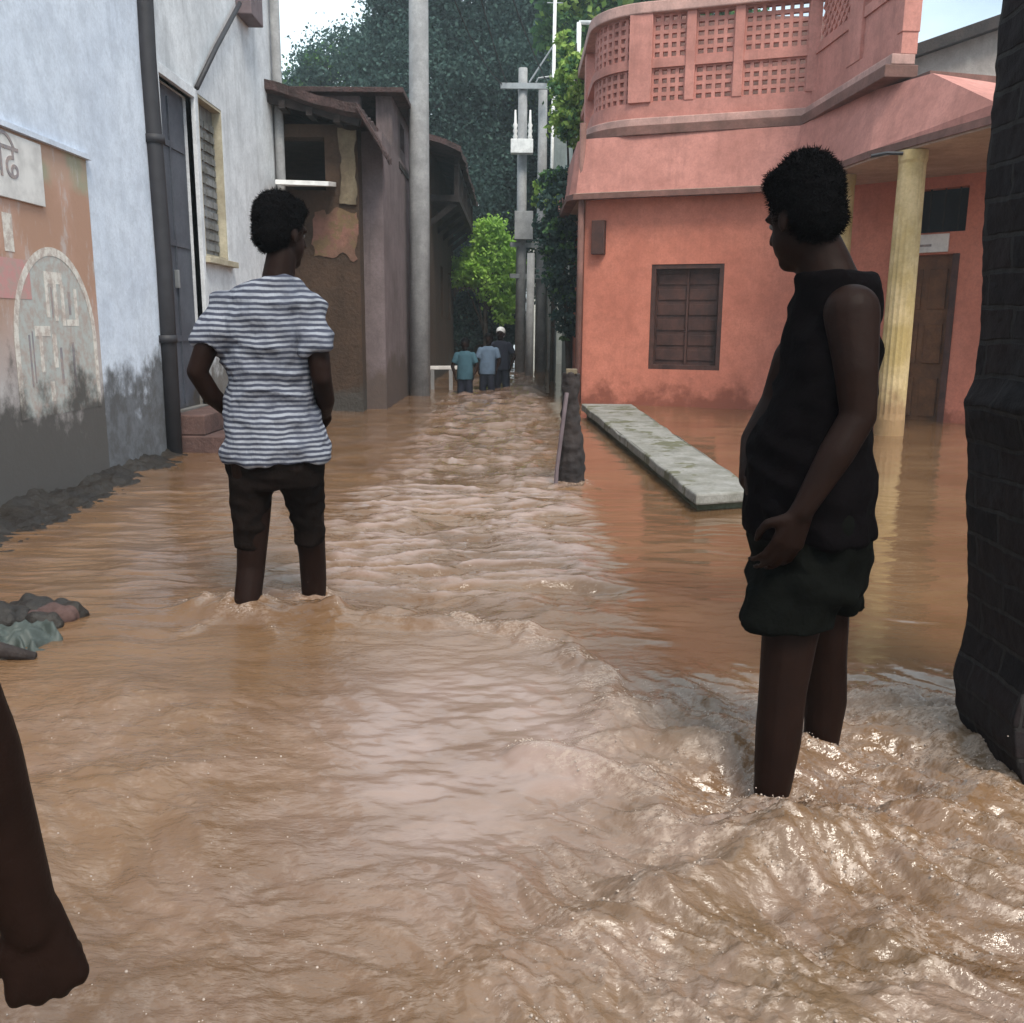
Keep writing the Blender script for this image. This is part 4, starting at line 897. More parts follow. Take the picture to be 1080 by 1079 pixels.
# ------------------------------------------------------------------ low slab kerb, stump
t = thing('stone_slab', 'long pale stone slab ledge rising from the water before the pink house', 'slab', (1.0, 7.5, -0.3))
mb = MB(); n = 16; top = []; 
L_, R_ = [], []
for k in range(n+1):
    u = k/n; L_.append((0.84+0.22*u+0.020*mnoise.noise(Vector((u*13, 0, 0))), 11.3-6.1*u)); R_.append((1.46+0.00*u+0.020*mnoise.noise(Vector((u*13, 4, 0))), 11.3-5.95*u))
poly = L_+R_[::-1]; zz = [0.13-0.02*(k/n)+0.018*mnoise.noise(Vector((k*0.7, 2, 1))) for k in range(n+1)]
mb.prism(poly, 0.045, zz+zz[::-1]); build(mb, 'slab_top', 'slab', t, bevel=0.012)
mb = MB(); mb.prism([(0.90, 11.2), (1.09, 5.3), (1.40, 5.40), (1.42, 11.2)], -0.45, 0.043); build(mb, 'slab_wall', 'slabside', t)
t = thing('wooden_stump', 'broken dark wooden post stump standing in the water before the pink house', 'post', (0.41, 6.25, -0.3))
mb = MB(); rings = []
for k in range(13):
    u = k/12; z = -0.4+1.15*u; tw = 1-0.42*sst(np.array(u), 0.35, 0.9).item()
    rings.append((0.41-0.02*u, 6.25, z, 0.095*tw, 0.08*tw, 0.2*u))
loft(mb, rings, 18, 0.16, 3)
body = organic(mb, 'stump', 'darkwood', t, 0.012, 2, 0.014, 22)
mb = MB(); mb.box(0.355, 0.43, 6.21, 6.29, 0.74, 0.775); build(mb, 'cap', 'mudcream', t, bevel=0.006)
mb = MB(); mb.tube([(0.285, 6.14, -0.3), (0.30, 6.14, 0.1), (0.345, 6.15, 0.5), (0.36, 6.17, 0.62)], 0.014, 7); build(mb, 'leaning_stick', 'mauvebox', t)

# white rail by the yard wall
t = thing('low_rail', 'low whitish rail on short posts beside the children wading', 'rail', (-1.0, 15.6, 0))
mb = MB(); mb.bar((-1.42, 15.6, 0.36), (-0.72, 15.6, 0.37), 0.07, 0.06); build(mb, 'top_bar', 'offwhite', t, bevel=0.006)
for x in (-1.36, -1.05, -0.78): mb = MB(); mb.bar((x, 15.6, -0.45), (x, 15.6, 0.33), 0.06, 0.06); build(mb, 'leg', 'concrete', t)

# ------------------------------------------------------------------ dark masonry pier on the right
t = thing('masonry_pier', 'dark soot-stained masonry pier with bulging foot at the right edge', 'pillar', (1.45, 2.4, -0.4))
prof = [(-0.45, 1.10), (0.0, 1.11), (0.08, 1.085), (0.16, 1.072), (0.29, 1.088), (0.45, 1.075), (0.59, 1.06), (0.77, 1.048), (0.88, 1.028), (0.93, 1.046), (1.02, 1.046), (1.09, 1.042), (1.29, 1.032), (1.53, 1.022), (1.80, 1.02), (2.4, 1.02), (3.1, 1.02)]
zs = [p[0] for p in prof]; xs = [p[1]*1.09 for p in prof]
vs = []; fs = []; nz = 420
def peri(x0, u):
    x1, y0, y1 = 1.75, 1.99, 2.29; w, d = x1-x0, y1-y0; Lp = 2*(w+d); q = u*Lp
    if q < w: return x0+q, y0
    q -= w
    if q < d: return x1, y0+q
    q -= d
    if q < w: return x1-q, y1
    q -= w; return x0, y1-q
nu = 300
for j in range(nz+1):
    z = -0.45+3.5*j/nz; x0 = float(np.interp(z, zs, xs))
    for k in range(nu):
        x, y = peri(x0, k/nu)
        c = Vector((x, y, z)); d = Vector((x-1.4, y-2.18, 0)).normalized()
        course = 0.10+0.03*math.sin(z*3); gro = math.exp(-(((z % 0.155)-0.078)/0.012)**2)
        row = math.floor(z/0.155); hx = ((x+y)*1.0+0.12*(row % 2)) % 0.26; gv = math.exp(-((hx-0.13)/0.012)**2)
        a = 0.006*mnoise.noise(c*4)+0.004*mnoise.noise(c*16)+0.003*mnoise.noise(c*40)
        rr = 0.03
        vs.append(tuple(c+d*a))
for j in range(nz):
    for k in range(nu): fs.append((j*nu+k, j*nu+(k+1) % nu, (j+1)*nu+(k+1) % nu, (j+1)*nu+k))
fs.append(tuple(range(nz*nu, (nz+1)*nu)))
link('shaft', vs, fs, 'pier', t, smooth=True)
mb = MB(); mb.box(1.18, 1.28, 1.955, 2.0, 0.92, 0.935); build(mb, 'iron_strap', 'metal', t, bevel=0.003)

hz = MB(); hz.box(-60, 60, -12, 62, -1.9, 17)
hm = bpy.data.materials.new('haze'); hm.use_nodes = True; hn = hm.node_tree; hn.nodes.clear()
ho = hn.nodes.new('ShaderNodeOutputMaterial'); hv = hn.nodes.new('ShaderNodeVolumePrincipled'); hv.inputs['Color'].default_value = (0.80, 0.90, 0.95, 1); hv.inputs['Density'].default_value = 0.0024; hv.inputs['Anisotropy'].default_value = 0.2
hn.links.new(hv.outputs[0], ho.inputs['Volume']); build(hz, 'haze', hm, kind='stuff')
# ------------------------------------------------------------------ trees and shrubs
def leaves(name, mats, parent, clumps, n, size, seed=1, dark_low=True):
    rg = np.random.default_rng(seed); C_ = np.array([c[:3] for c in clumps]); Rr = np.array([c[3:6] if len(c) >= 6 else (c[3],)*3 for c in clumps])
    # sub clumps
    wgt = (Rr.prod(1))**0.67; wgt = wgt/wgt.sum(); ns = max(20, min(n//22, 620))
    idx = rg.choice(len(clumps), ns, p=wgt); dv = rg.normal(size=(ns, 3)); dv /= np.linalg.norm(dv, axis=1)[:, None]
    rad = rg.uniform(0.45, 1.05, ns)**0.6; sub = C_[idx]+dv*Rr[idx]*rad[:, None]; sr = Rr[idx].mean(1)*rg.uniform(0.08, 0.22, ns)
    pi = rg.integers(0, ns, n); p = sub[pi]+rg.normal(size=(n, 3))*sr[pi][:, None]*np.array([1, 1, 0.7])
    # leaf quads
    a = rg.normal(size=(n, 3)); a /= np.linalg.norm(a, axis=1)[:, None]; b = rg.normal(size=(n, 3)); b -= a*(a*b).sum(1)[:, None]; b /= np.linalg.norm(b, axis=1)[:, None]
    L_ = size*rg.uniform(0.6, 1.3, n)[:, None]; w_ = L_*0.32
    V = np.stack([p-a*L_*0.5, p+b*w_, p+a*L_*0.5, p-b*w_], 1)-np.array(wloc(parent))
    V = V.reshape(-1, 3); me = bpy.data.meshes.new(name); me.vertices.add(4*n); me.vertices.foreach_set('co', V.ravel())
    me.loops.add(4*n); me.loops.foreach_set('vertex_index', np.arange(4*n)); me.polygons.add(n)
    me.polygons.foreach_set('loop_start', np.arange(0, 4*n, 4)); me.polygons.foreach_set('loop_total', np.full(n, 4))
    for m in mats: me.materials.append(MT[m])
    tone = rg.random(ns)[pi]; me.polygons.foreach_set('material_index', (tone > 0.72).astype(np.int32) if len(mats) > 1 else np.zeros(n, np.int32))
    me.update(); me.validate(); o = bpy.data.objects.new(name, me); COL.objects.link(o); o.parent = parent; return o
def tree(name, label, cat, base, clumps, n, size, mats, trunk_r=0.3, seed=1, group=None):
    t = thing(name, label, cat, base, group)
    leaves('crown', mats, t, clumps, n, size, seed)
    mb = MB(); b = Vector(base); rr = random.Random(seed)
    top = Vector((np.mean([c[0] for c in clumps]), np.mean([c[1] for c in clumps]), max(c[2] for c in clumps)))
    mb.tube([b, b.lerp(top, 0.3)+Vector((0.1*trunk_r, 0, 0)), b.lerp(top, 0.65), top], [trunk_r*1.2, trunk_r*0.9, trunk_r*0.6, trunk_r*0.15], 10)
    for c in clumps:
        e = Vector(c[:3]); s = b.lerp(top, 0.25+0.4*rr.random()); m = s.lerp(e, 0.5)+Vector((rr.uniform(-.3, .3), 0, rr.uniform(0, .5)))*trunk_r*2
        mb.tube([s, m, e], [trunk_r*0.45, trunk_r*0.28, trunk_r*0.08], 7)
    build(mb, 'trunk', 'bark', t, smooth=True); return t
G = 'tall dark trees behind the houses'
tree('tree', 'leftmost dark blue-green tree rising behind the mud house roof, open to sky', 'tree', (-7.0, 33, -0.5),
     [(-7.2, 33, 7.3, 2.0, 2.0, 1.9), (-5.6, 33.5, 8.6, 2.2, 2, 2.1), (-8.3, 33, 5.6, 1.3, 1.5, 1.6), (-6, 33, 5.5, 2.4, 2, 2), (-4.6, 33, 9.9, 1.2, 1.2, 1.2)], 80000, 0.13, ['leafdark', 'leafmid'], 0.35, 3, G)
tree('tree', 'broad dark tree filling the sky behind the concrete pole', 'tree', (-2.6, 31, -0.5),
     [(-2.6, 31, 8.5, 2.6, 2.4, 2.6), (-1.4, 31, 11.2, 2.4, 2.2, 1.9), (-3.4, 31.5, 11.0, 1.2, 1.6, 1.5), (-2.2, 30.5, 5.2, 2.4, 2, 2.6), (-0.6, 31, 8, 2.0, 2, 2.4)], 130000, 0.13, ['leafdark', 'leafdark'], 0.45, 5, G)
tree('tree', 'dark tree behind the transformer posts at the street end', 'tree', (1.6, 33, -0.5),
     [(1.0, 33, 8.0, 2.5, 2.4, 2.8), (2.6, 33, 11.0, 2.6, 2.4, 2.2), (0.2, 33, 12.0, 2.0, 2, 1.6), (0.6, 33, 4.4, 2.2, 2, 2.4), (-1.0, 33.5, 4.5, 1.6, 2, 2.4)], 120000, 0.13, ['leafdark', 'leafmid'], 0.45, 7, G)
tree('tree', 'fresh green tree above the far left end of the lattice balcony', 'tree', (2.6, 24.5, -0.5),
     [(2.2, 24, 9.6, 1.6, 1.5, 1.3), (3.6, 24.5, 9.0, 1.8, 1.5, 1.4), (1.5, 24.4, 8.2, 0.9, 1.0, 0.9), (4.6, 24.5, 8.0, 1.4, 1.4, 1.4)], 14000, 0.20, ['leafmid', 'leafyellow'], 0.2, 9)
tree('bush', 'bright green rounded bush glowing above the dark yard wall', 'bush', (-0.7, 23.6, -0.5),
     [(-0.5, 23.5, 2.6, 0.62, 0.55, 1.0), (-0.95, 23.5, 2.5, 0.45, 0.5, 0.45), (-1.4, 23.6, 2.35, 0.35, 0.4, 0.35), (-0.2, 23.5, 2.0, 0.35, 0.45, 0.9), (-0.6, 23.4, 3.3, 0.4, 0.4, 0.35)], 12000, 0.10, ['leafbright', 'leafbright'], 0.07, 12)
tree('bush', 'dark drooping bush in shade under the bright green bush', 'bush', (-0.6, 24.2, -0.5),
     [(-1.2, 24.2, 1.2, 0.5, 0.3, 0.8), (-0.4, 24.2, 1.1, 0.5, 0.3, 0.7), (0.0, 24.1, 1.4, 0.25, 0.25, 0.8)], 7000, 0.10, ['leafdark', 'leafdark'], 0.06, 13)
tree('climbing_vine', 'dark leafy vine hanging beside the pink house corner', 'vine', (0.95, 15.2, -0.4),
     [(0.72, 15.0, 2.9, 0.30, 0.35, 0.45), (0.78, 15.0, 2.0, 0.28, 0.35, 0.55), (0.62, 15.2, 3.3, 0.22, 0.3, 0.2), (0.85, 15.0, 1.3, 0.18, 0.3, 0.45), (0.58, 15, 2.4, 0.2, 0.3, 0.4)], 6500, 0.085, ['leafdark', 'leafmid'], 0.05, 15)
tree('climbing_vine', 'yellow-green creeper spilling beside the left end of the balcony', 'vine', (1.0, 16.6, -0.4),
     [(0.95, 16.2, 4.95, 0.35, 0.4, 0.42), (1.2, 16.2, 5.2, 0.35, 0.4, 0.3), (0.85, 16.2, 4.4, 0.25, 0.3, 0.35), (1.15, 16.2, 4.4, 0.3, 0.3, 0.5), (0.8, 16.2, 5.6, 0.2, 0.2, 0.2)], 5200, 0.10, ['leafyellow', 'leafmid'], 0.05, 17)
tree('shrub', 'small pale-leaved shrub half way up beside the street-end posts', 'shrub', (0.75, 18.0, -0.4),
     [(0.65, 18, 3.5, 0.35, 0.35, 0.25), (0.85, 18, 3.2, 0.3, 0.3, 0.3)], 1500, 0.10, ['leafyellow', 'leafmid'], 0.05, 19)

# ------------------------------------------------------------------ silt bank and debris
def bank():
    nx, ny = 30, 160; vs = []; fs = []
    for i in range(nx+1):
        for j in range(ny+1):
            y = 2.4+5.0*j/ny; w = 0.20+0.30*math.exp(-((y-4.6)/1.5)**2)+0.16*mnoise.noise(Vector((y*2.4, 0, 7)))+0.08*mnoise.noise(Vector((y*7, 0, 3)))
            u = i/nx; x = WX-0.05+(w+0.12)*u
            z = 0.13*(1-u)**1.5*(0.6+0.5*mnoise.noise(Vector((y*3, 1, 1))))-0.020*u-0.004+0.05*mnoise.noise(Vector((x*7, y*7, 1)))*(1-u)+0.025*mnoise.noise(Vector((x*21, y*21, 1)))
            vs.append((x, y, z))
    for i in range(nx):
        for j in range(ny): fs.append((i*(ny+1)+j, (i+1)*(ny+1)+j, (i+1)*(ny+1)+j+1, i*(ny+1)+j+1))
    link('mud_bank', vs, fs, 'mudbank', None, smooth=True, kind='structure')
bank()
t = thing('debris_heap', 'muddy lump with grey-green plastic sheet and dark stick at left water edge', 'debris', (-1.72, 3.0, -0.1))
rd = random.Random(4)
for k in range(16):
    mb = MB(); x = -1.96+0.36*rd.random(); y = 3.06+0.16*rd.random(); r = 0.035+0.05*rd.random()*(1 if x < -1.7 else 0.6)
    ellip(mb, (x, y, 0.012), (r*1.3, r, r*0.9)); organic(mb, 'rubble', 'mudbank' if k % 3 else 'brick', t, 0.010, 1, 0.022, 22)
def crumple(cx, cy, cz, w, d, amp, seed, n=44):
    vs = []; fs = []
    for i in range(n+1):
        for j in range(n+1):
            x = cx+w*(i/n-.5); y = cy+d*(j/n-.5); e = 1-max(abs(i/n-.5), abs(j/n-.5))*2
            q = Vector((x*9, y*9, seed)); z = cz+amp*(0.9-abs(mnoise.noise(q))*2.2-abs(mnoise.noise(q*2.3))*1.1)-0.05*(1-min(e*3, 1))
            vs.append((x+0.05*mnoise.noise(Vector((y*12, 3, seed))), y+0.05*mnoise.noise(Vector((x*12, 8, seed))), z))
    for i in range(n):
        for j in range(n): fs.append((i*(n+1)+j, (i+1)*(n+1)+j, (i+1)*(n+1)+j+1, i*(n+1)+j+1))
    return vs, fs
v_, f_ = crumple(-1.68, 2.93, 0.015, 0.34, 0.22, 0.045, 3)
sh = link('plastic_sheet', v_, f_, 'greyteal', t, smooth=True); so_ = sh.modifiers.new('th', 'SOLIDIFY'); so_.thickness = 0.003
mb = MB(); mb.tube([(-1.75, 2.78, 0.05), (-1.64, 2.76, 0.035), (-1.52, 2.78, 0.0)], [0.024, 0.028, 0.016], 8); build(mb, 'stick', 'darkwood', t, smooth=True)

# ------------------------------------------------------------------ people
def rotz(a): return Matrix.Rotation(a, 3, 'Z')
def head(mb, c, yaw, pitch, k=1.0):
    """c = centre of skull; faces +Y turned by yaw (ccw)"""
    M = rotz(yaw) @ Matrix.Rotation(pitch, 3, 'X'); c = Vector(c); T = lambda x, y, z: c+M @ (Vector((x, y, z))*k)
    ellip(mb, T(0, -0.012, 0.025), (0.076*k, 0.094*k, 0.088*k), M)
    ellip(mb, T(0, 0.022, -0.035), (0.060*k, 0.068*k, 0.078*k), M)
    ellip(mb, T(0, 0.050, -0.088), (0.034*k, 0.034*k, 0.026*k), M)       # chin
    capsule(mb, T(0, 0.082, 0.012), 0.011*k, T(0, 0.100, -0.022), 0.015*k)  # nose
    capsule(mb, T(-0.013, 0.090, -0.026), 0.009*k, T(0.013, 0.090, -0.026), 0.009*k)
    capsule(mb, T(-0.018, 0.081, -0.052), 0.0085*k, T(0.018, 0.081, -0.052), 0.0085*k)
    capsule(mb, T(-0.015, 0.078, -0.064), 0.009*k, T(0.015, 0.078, -0.064), 0.009*k)
    capsule(mb, T(-0.045, 0.070, 0.022), 0.010*k, T(0.045, 0.070, 0.022), 0.010*k)  # brow
    for s in (-1, 1):
        ellip(mb, T(s*0.078, -0.005, -0.012), (0.008*k, 0.014*k, 0.026*k), M)
    return T, M
def hair(mb, c, yaw, pitch, k=1.0, tall=0.0):
    M = rotz(yaw) @ Matrix.Rotation(pitch, 3, 'X'); c = Vector(c); T = lambda x, y, z: c+M @ (Vector((x, y, z))*k)
    ellip(mb, T(0, -0.022, 0.042+tall*0.3), (0.085*k, 0.098*k, (0.083+tall)*k), M)
    ellip(mb, T(0, -0.045, 0.0), (0.079*k, 0.070*k, 0.080*k), M)
    if tall: ellip(mb, T(0, 0.02, 0.080+tall*0.6), (0.070*k, 0.075*k, 0.045*k), M)
def eyes(T, parent, k):
    for s in (-1, 1):
        mb = MB(); ellip(mb, T(s*0.030, 0.066, 0.004), (0.012*k, 0.010*k, 0.008*k), None, 10); build(mb, 'eye', 'eye', parent, smooth=True)
def hand(mb, w, d, nrm, k=1.0, curl=0.5, side=1, spread=0.06):
    """w wrist, d direction of the palm, nrm = palm-facing direction; thumb on side*cross"""
    w = Vector(w); d = Vector(d).normalized(); nrm = Vector(nrm); nrm = (nrm-d*nrm.dot(d)).normalized(); s = d.cross(nrm)*side
    for a in (-0.027, -0.010, 0.009, 0.026):
        capsule(mb, w+s*a*0.4*k-d*0.004*k, 0.0165*k, w+d*(0.082-abs(a)*0.35)*k+s*a*k, 0.0125*k, 10)
    L = [0.040, 0.045, 0.042, 0.033]
    for i, a in enumerate((0.029, 0.010, -0.010, -0.028)):
        p = w+d*(0.090-abs(a)*0.35)*k+s*a*k; dd = (d+s*spread*(1.5-i)).normalized(); r = 0.0092*k*(0.93 if i == 3 else 1); ang = 0
        for j, f in enumerate((1.0, 0.68, 0.52)):
            ang += curl*(0.85, 1.1, 0.75)[j]
            v = dd*math.cos(ang)+nrm*math.sin(ang); q = p+v*L[i]*f*k; capsule(mb, p, r, q, r*0.88, 10); p = q; r *= 0.9
    p = w+d*0.025*k+s*0.024*k; q = p+(d*0.55+s*0.75+nrm*0.35).normalized()*0.040*k; capsule(mb, p, 0.0145*k, q, 0.011*k, 10)
    e = q+(d*0.9+s*0.05+nrm*0.5*curl*2).normalized()*0.030*k; capsule(mb, q, 0.0108*k, e, 0.0095*k, 10)
    g = e+(d*0.7-s*0.35*curl*2+nrm*0.4).normalized()*0.024*k; capsule(mb, e, 0.0095*k, g, 0.008*k, 10)
def foot(mb, a, d, k=1.0):
    a = Vector(a); d = Vector(d).normalized()
    capsule(mb, a+Vector((0, 0, -0.05*k))-d*0.04*k, 0.032*k, a+Vector((0, 0, -0.06*k))+d*0.08*k, 0.030*k); capsule(mb, a+Vector((0, 0, -0.06*k))+d*0.08*k, 0.034*k, a+Vector((0, 0, -0.068*k))+d*0.16*k, 0.022*k)
def shirt_solid(mb, rings, sleeves, wob=0.02, seed=1, n=48):
    loft(mb, rings, n, wob, seed)
    for p, q, r0, r1 in sleeves: mb.tube([p, Vector(p).lerp(Vector(q), 0.5), q], [r0, (r0+r1)/2*1.02, r1], 20); ellip(mb, p, (r0, r0, r0))

# --- man in the striped shirt (seen from behind)
t = thing('person', 'person from behind in navy and white striped shirt, wading with hands at the front pockets', 'person', (-0.87, 3.35, -0.30))
mb = MB(); yaw = R(-22)
T, M = head(mb, (-0.815, 3.34, 1.36), yaw-R(14), R(-6), 0.98)
chain(mb, [(-0.835, 3.30, 1.15), (-0.815, 3.32, 1.28)], [0.060, 0.052])
loft(mb, [(-0.87, 3.33, 0.50, 0.13, 0.09, 0), (-0.87, 3.33, 0.62, 0.145, 0.095, 0), (-0.87, 3.33, 0.80, 0.125, 0.085, 0), (-0.87, 3.32, 1.0, 0.15, 0.095, 0), (-0.865, 3.31, 1.12, 0.155, 0.08, 0), (-0.85, 3.30, 1.18, 0.09, 0.06, 0)])
chain(mb, [(-0.945, 3.30, 0.58), (-0.955, 3.32, 0.36), (-0.972, 3.31, 0.16), (-0.978, 3.27, 0.05), (-0.985, 3.26, -0.20)], [0.082, 0.062, 0.052, 0.050, 0.036])
chain(mb, [(-0.795, 3.36, 0.58), (-0.780, 3.42, 0.36), (-0.775, 3.46, 0.18), (-0.780, 3.49, 0.07), (-0.785, 3.50, -0.20)], [0.084, 0.064, 0.052, 0.051, 0.036])
foot(mb, (-0.985, 3.26, -0.20), (-0.2, 1, 0)); foot(mb, (-0.785, 3.50, -0.20), (0.2, 1, 0))
chain(mb, [(-1.01, 3.31, 1.11), (-1.065, 3.27, 1.0), (-1.110, 3.25, 0.885)], [0.050, 0.043, 0.036]); chain(mb, [(-1.110, 3.25, 0.885), (-1.080, 3.30, 0.80), (-1.030, 3.40, 0.715)], [0.036, 0.035, 0.024])
hand(mb, (-1.030, 3.40, 0.715), (0.55, 0.55, -0.5), (0.6, -0.7, 0), 1.0, 0.45, -1)
chain(mb, [(-0.725, 3.31, 1.10), (-0.695, 3.29, 0.98), (-0.680, 3.28, 0.865)], [0.050, 0.043, 0.037]); chain(mb, [(-0.680, 3.28, 0.865), (-0.685, 3.36, 0.78), (-0.71, 3.45, 0.715)], [0.037, 0.035, 0.024])
hand(mb, (-0.70, 3.45, 0.715), (-0.5, 0.6, -0.45), (-0.6, -0.7, 0), 1.0, 0.45, 1)
organic(mb, 'body', 'skin', t, 0.0065, 5)
eyes(T, t, 1.04)
mb = MB(); hair(mb, (-0.815, 3.34, 1.36), yaw-R(14), R(-6), 0.95, 0.022); organic(mb, 'hair', 'hair', t, 0.006, 1, 0.006, 60, fuzz=9000)
mb = MB(); shirt_solid(mb, [(-0.868, 3.33, 0.562, 0.200, 0.132, 0), (-0.868, 3.33, 0.60, 0.195, 0.130, 0), (-0.874, 3.33, 0.70, 0.170, 0.118, 0), (-0.880, 3.33, 0.82, 0.148, 0.110, 0), (-0.878, 3.32, 0.95, 0.156, 0.114, 0), (-0.872, 3.315, 1.06, 0.170, 0.116, 0), (-0.866, 3.31, 1.13, 0.178, 0.100, 0), (-0.855, 3.305, 1.175, 0.130, 0.082, 0), (-0.842, 3.305, 1.205, 0.080, 0.072, 0)],
    [((-1.000, 3.31, 1.105), (-1.070, 3.265, 0.965), 0.066, 0.060), ((-0.735, 3.31, 1.10), (-0.692, 3.285, 0.955), 0.066, 0.060)], 0.035, 4)
organic(mb, 'shirt', 'stripes', t, 0.0075, 3, 0.020, 11, True)
mb = MB(); chain(mb, [(-0.92, 3.31, 0.57), (-0.955, 3.32, 0.46)], [0.092, 0.076]); chain(mb, [(-0.82, 3.35, 0.57), (-0.785, 3.40, 0.44)], [0.092, 0.078]); loft(mb, [(-0.87, 3.33, 0.47, 0.165, 0.10, 0), (-0.87, 3.33, 0.56, 0.178, 0.118, 0), (-0.87, 3.33, 0.66, 0.165, 0.112, 0)])
mb.tube([(-0.952, 3.31, 0.50), (-0.966, 3.31, 0.36), (-0.970, 3.31, 0.24)], [0.080, 0.063, 0.054], 20); mb.tube([(-0.790, 3.38, 0.48), (-0.782, 3.42, 0.36), (-0.777, 3.44, 0.23)], [0.081, 0.065, 0.055], 20)
organic(mb, 'trousers', 'trousers', t, 0.008, 2, 0.010, 14, True)

# --- dark clothed man on the right (side-on, facing left and slightly away)
t = thing('person', 'person standing side-on in dark sleeveless top and dark shorts beside the pier', 'person', (0.70, 2.07, -0.30))
yw = R(90-14)
mb = MB(); T, M = head(mb, (0.630, 2.09, 1.283), yw-R(46), R(-14), 0.88)
chain(mb, [(0.700, 2.07, 1.12), (0.682, 2.08, 1.18), (0.650, 2.09, 1.25)], [0.072, 0.060, 0.055])
ya = R(-14)
loft(mb, [(0.69, 2.08, 0.46, 0.09, 0.12, ya), (0.70, 2.08, 0.62, 0.105, 0.135, ya), (0.682, 2.08, 0.78, 0.105, 0.135, ya), (0.706, 2.08, 0.95, 0.082, 0.140, ya), (0.714, 2.08, 1.05, 0.076, 0.125, ya), (0.712, 2.08, 1.13, 0.066, 0.10, ya)])
chain(mb, [(0.662, 2.01, 0.55), (0.632, 1.985, 0.36), (0.622, 1.975, 0.24), (0.618, 1.970, 0.12), (0.610, 1.962, 0.0), (0.606, 1.955, -0.20)], [0.072, 0.062, 0.054, 0.052, 0.042, 0.030])
chain(mb, [(0.74, 2.16, 0.55), (0.775, 2.18, 0.36), (0.79, 2.19, 0.24), (0.806, 2.205, 0.12), (0.802, 2.20, 0.0), (0.80, 2.20, -0.20)], [0.074, 0.062, 0.054, 0.053, 0.043, 0.030])
foot(mb, (0.615, 1.95, -0.2), (-1, 0.2, 0)); foot(mb, (0.81, 2.20, -0.2), (-1, 0.2, 0))
chain(mb, [(0.700, 1.945, 1.085), (0.706, 1.910, 0.97), (0.715, 1.900, 0.875)], [0.058, 0.045, 0.037]); chain(mb, [(0.715, 1.900, 0.875), (0.672, 1.888, 0.80), (0.607, 1.885, 0.675)], [0.037, 0.037, 0.024])
hand(mb, (0.607, 1.885, 0.675), (-0.30, 0.10, -0.9), (-0.2, 0.95, 0.1), 1.0, 0.42, -1)
chain(mb, [(0.73, 2.20, 1.08), (0.68, 2.26, 0.98), (0.655, 2.28, 0.87)], [0.050, 0.048, 0.042]); chain(mb, [(0.655, 2.28, 0.87), (0.60, 2.24, 0.78), (0.565, 2.15, 0.70)], [0.043, 0.041, 0.028])
hand(mb, (0.565, 2.15, 0.70), (-0.15, -0.8, -0.5), (0.8, -0.2, 0.1), 1.0, 0.42, 1)
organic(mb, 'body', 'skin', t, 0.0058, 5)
eyes(T, t, 1.05)
mb = MB(); hair(mb, (0.628, 2.09, 1.287), yw-R(46), R(-12), 0.85, 0.030); organic(mb, 'hair', 'hair', t, 0.0055, 1, 0.007, 60, fuzz=14000)
mb = MB(); shirt_solid(mb, [(0.688, 2.08, 0.590, 0.142, 0.180, ya), (0.686, 2.08, 0.64, 0.138, 0.172, ya), (0.680, 2.08, 0.72, 0.137, 0.165, ya), (0.680, 2.08, 0.80, 0.126, 0.158, ya), (0.698, 2.08, 0.90, 0.106, 0.158, ya), (0.710, 2.08, 0.98, 0.101, 0.165, ya), (0.714, 2.08, 1.03, 0.100, 0.145, ya), (0.715, 2.08, 1.08, 0.096, 0.126, ya), (0.714, 2.08, 1.13, 0.086, 0.110, ya), (0.706, 2.08, 1.165, 0.080, 0.098, ya)],
    [], 0.04, 8)
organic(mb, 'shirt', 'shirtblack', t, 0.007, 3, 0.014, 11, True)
mb = MB()
loft(mb, [(0.690, 2.08, 0.46, 0.128, 0.168, ya), (0.694, 2.08, 0.56, 0.134, 0.172, ya), (0.690, 2.08, 0.66, 0.130, 0.165, ya)], 40, 0.03, 3)
loft(mb, [(0.622, 1.985, 0.395, 0.102, 0.088, ya), (0.636, 1.99, 0.45, 0.100, 0.090, ya), (0.66, 2.0, 0.52, 0.105, 0.095, ya)], 32, 0.05, 4)
loft(mb, [(0.768, 2.18, 0.385, 0.086, 0.086, ya), (0.758, 2.17, 0.45, 0.090, 0.090, ya), (0.735, 2.15, 0.52, 0.10, 0.095, ya)], 32, 0.05, 5)
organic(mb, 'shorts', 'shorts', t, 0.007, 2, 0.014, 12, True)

# --- person at the left edge, only the arm and fist in frame
t = thing('person', 'person just outside the left edge, only a dark hanging arm and fist visible', 'person', (-0.80, 0.62, -0.30))
mb = MB(); T, M = head(mb, (-0.86, 0.55, 1.36), R(0), 0, 1.04)
chain(mb, [(-0.86, 0.52, 1.14), (-0.86, 0.53, 1.26)], [0.06, 0.053])
loft(mb, [(-0.86, 0.52, 0.48, 0.13, 0.09, 0), (-0.86, 0.52, 0.62, 0.15, 0.10, 0), (-0.86, 0.52, 0.80, 0.125, 0.088, 0), (-0.86, 0.52, 1.0, 0.15, 0.10, 0), (-0.86, 0.52, 1.11, 0.155, 0.085, 0), (-0.86, 0.52, 1.17, 0.08, 0.06, 0)])
for s in (-1, 1): chain(mb, [(-0.86+s*0.08, 0.52, 0.55), (-0.86+s*0.09, 0.53, 0.18), (-0.86+s*0.09, 0.50, -0.20)], [0.085, 0.058, 0.036]); foot(mb, (-0.86+s*0.09, 0.50, -0.2), (s*0.2, 1, 0))
chain(mb, [(-0.71, 0.54, 1.10), (-0.585, 0.66, 0.95), (-0.506, 0.745, 0.80)], [0.055, 0.050, 0.044]); chain(mb, [(-0.506, 0.745, 0.80), (-0.490, 0.77, 0.665), (-0.462, 0.79, 0.480)], [0.043, 0.043, 0.026])
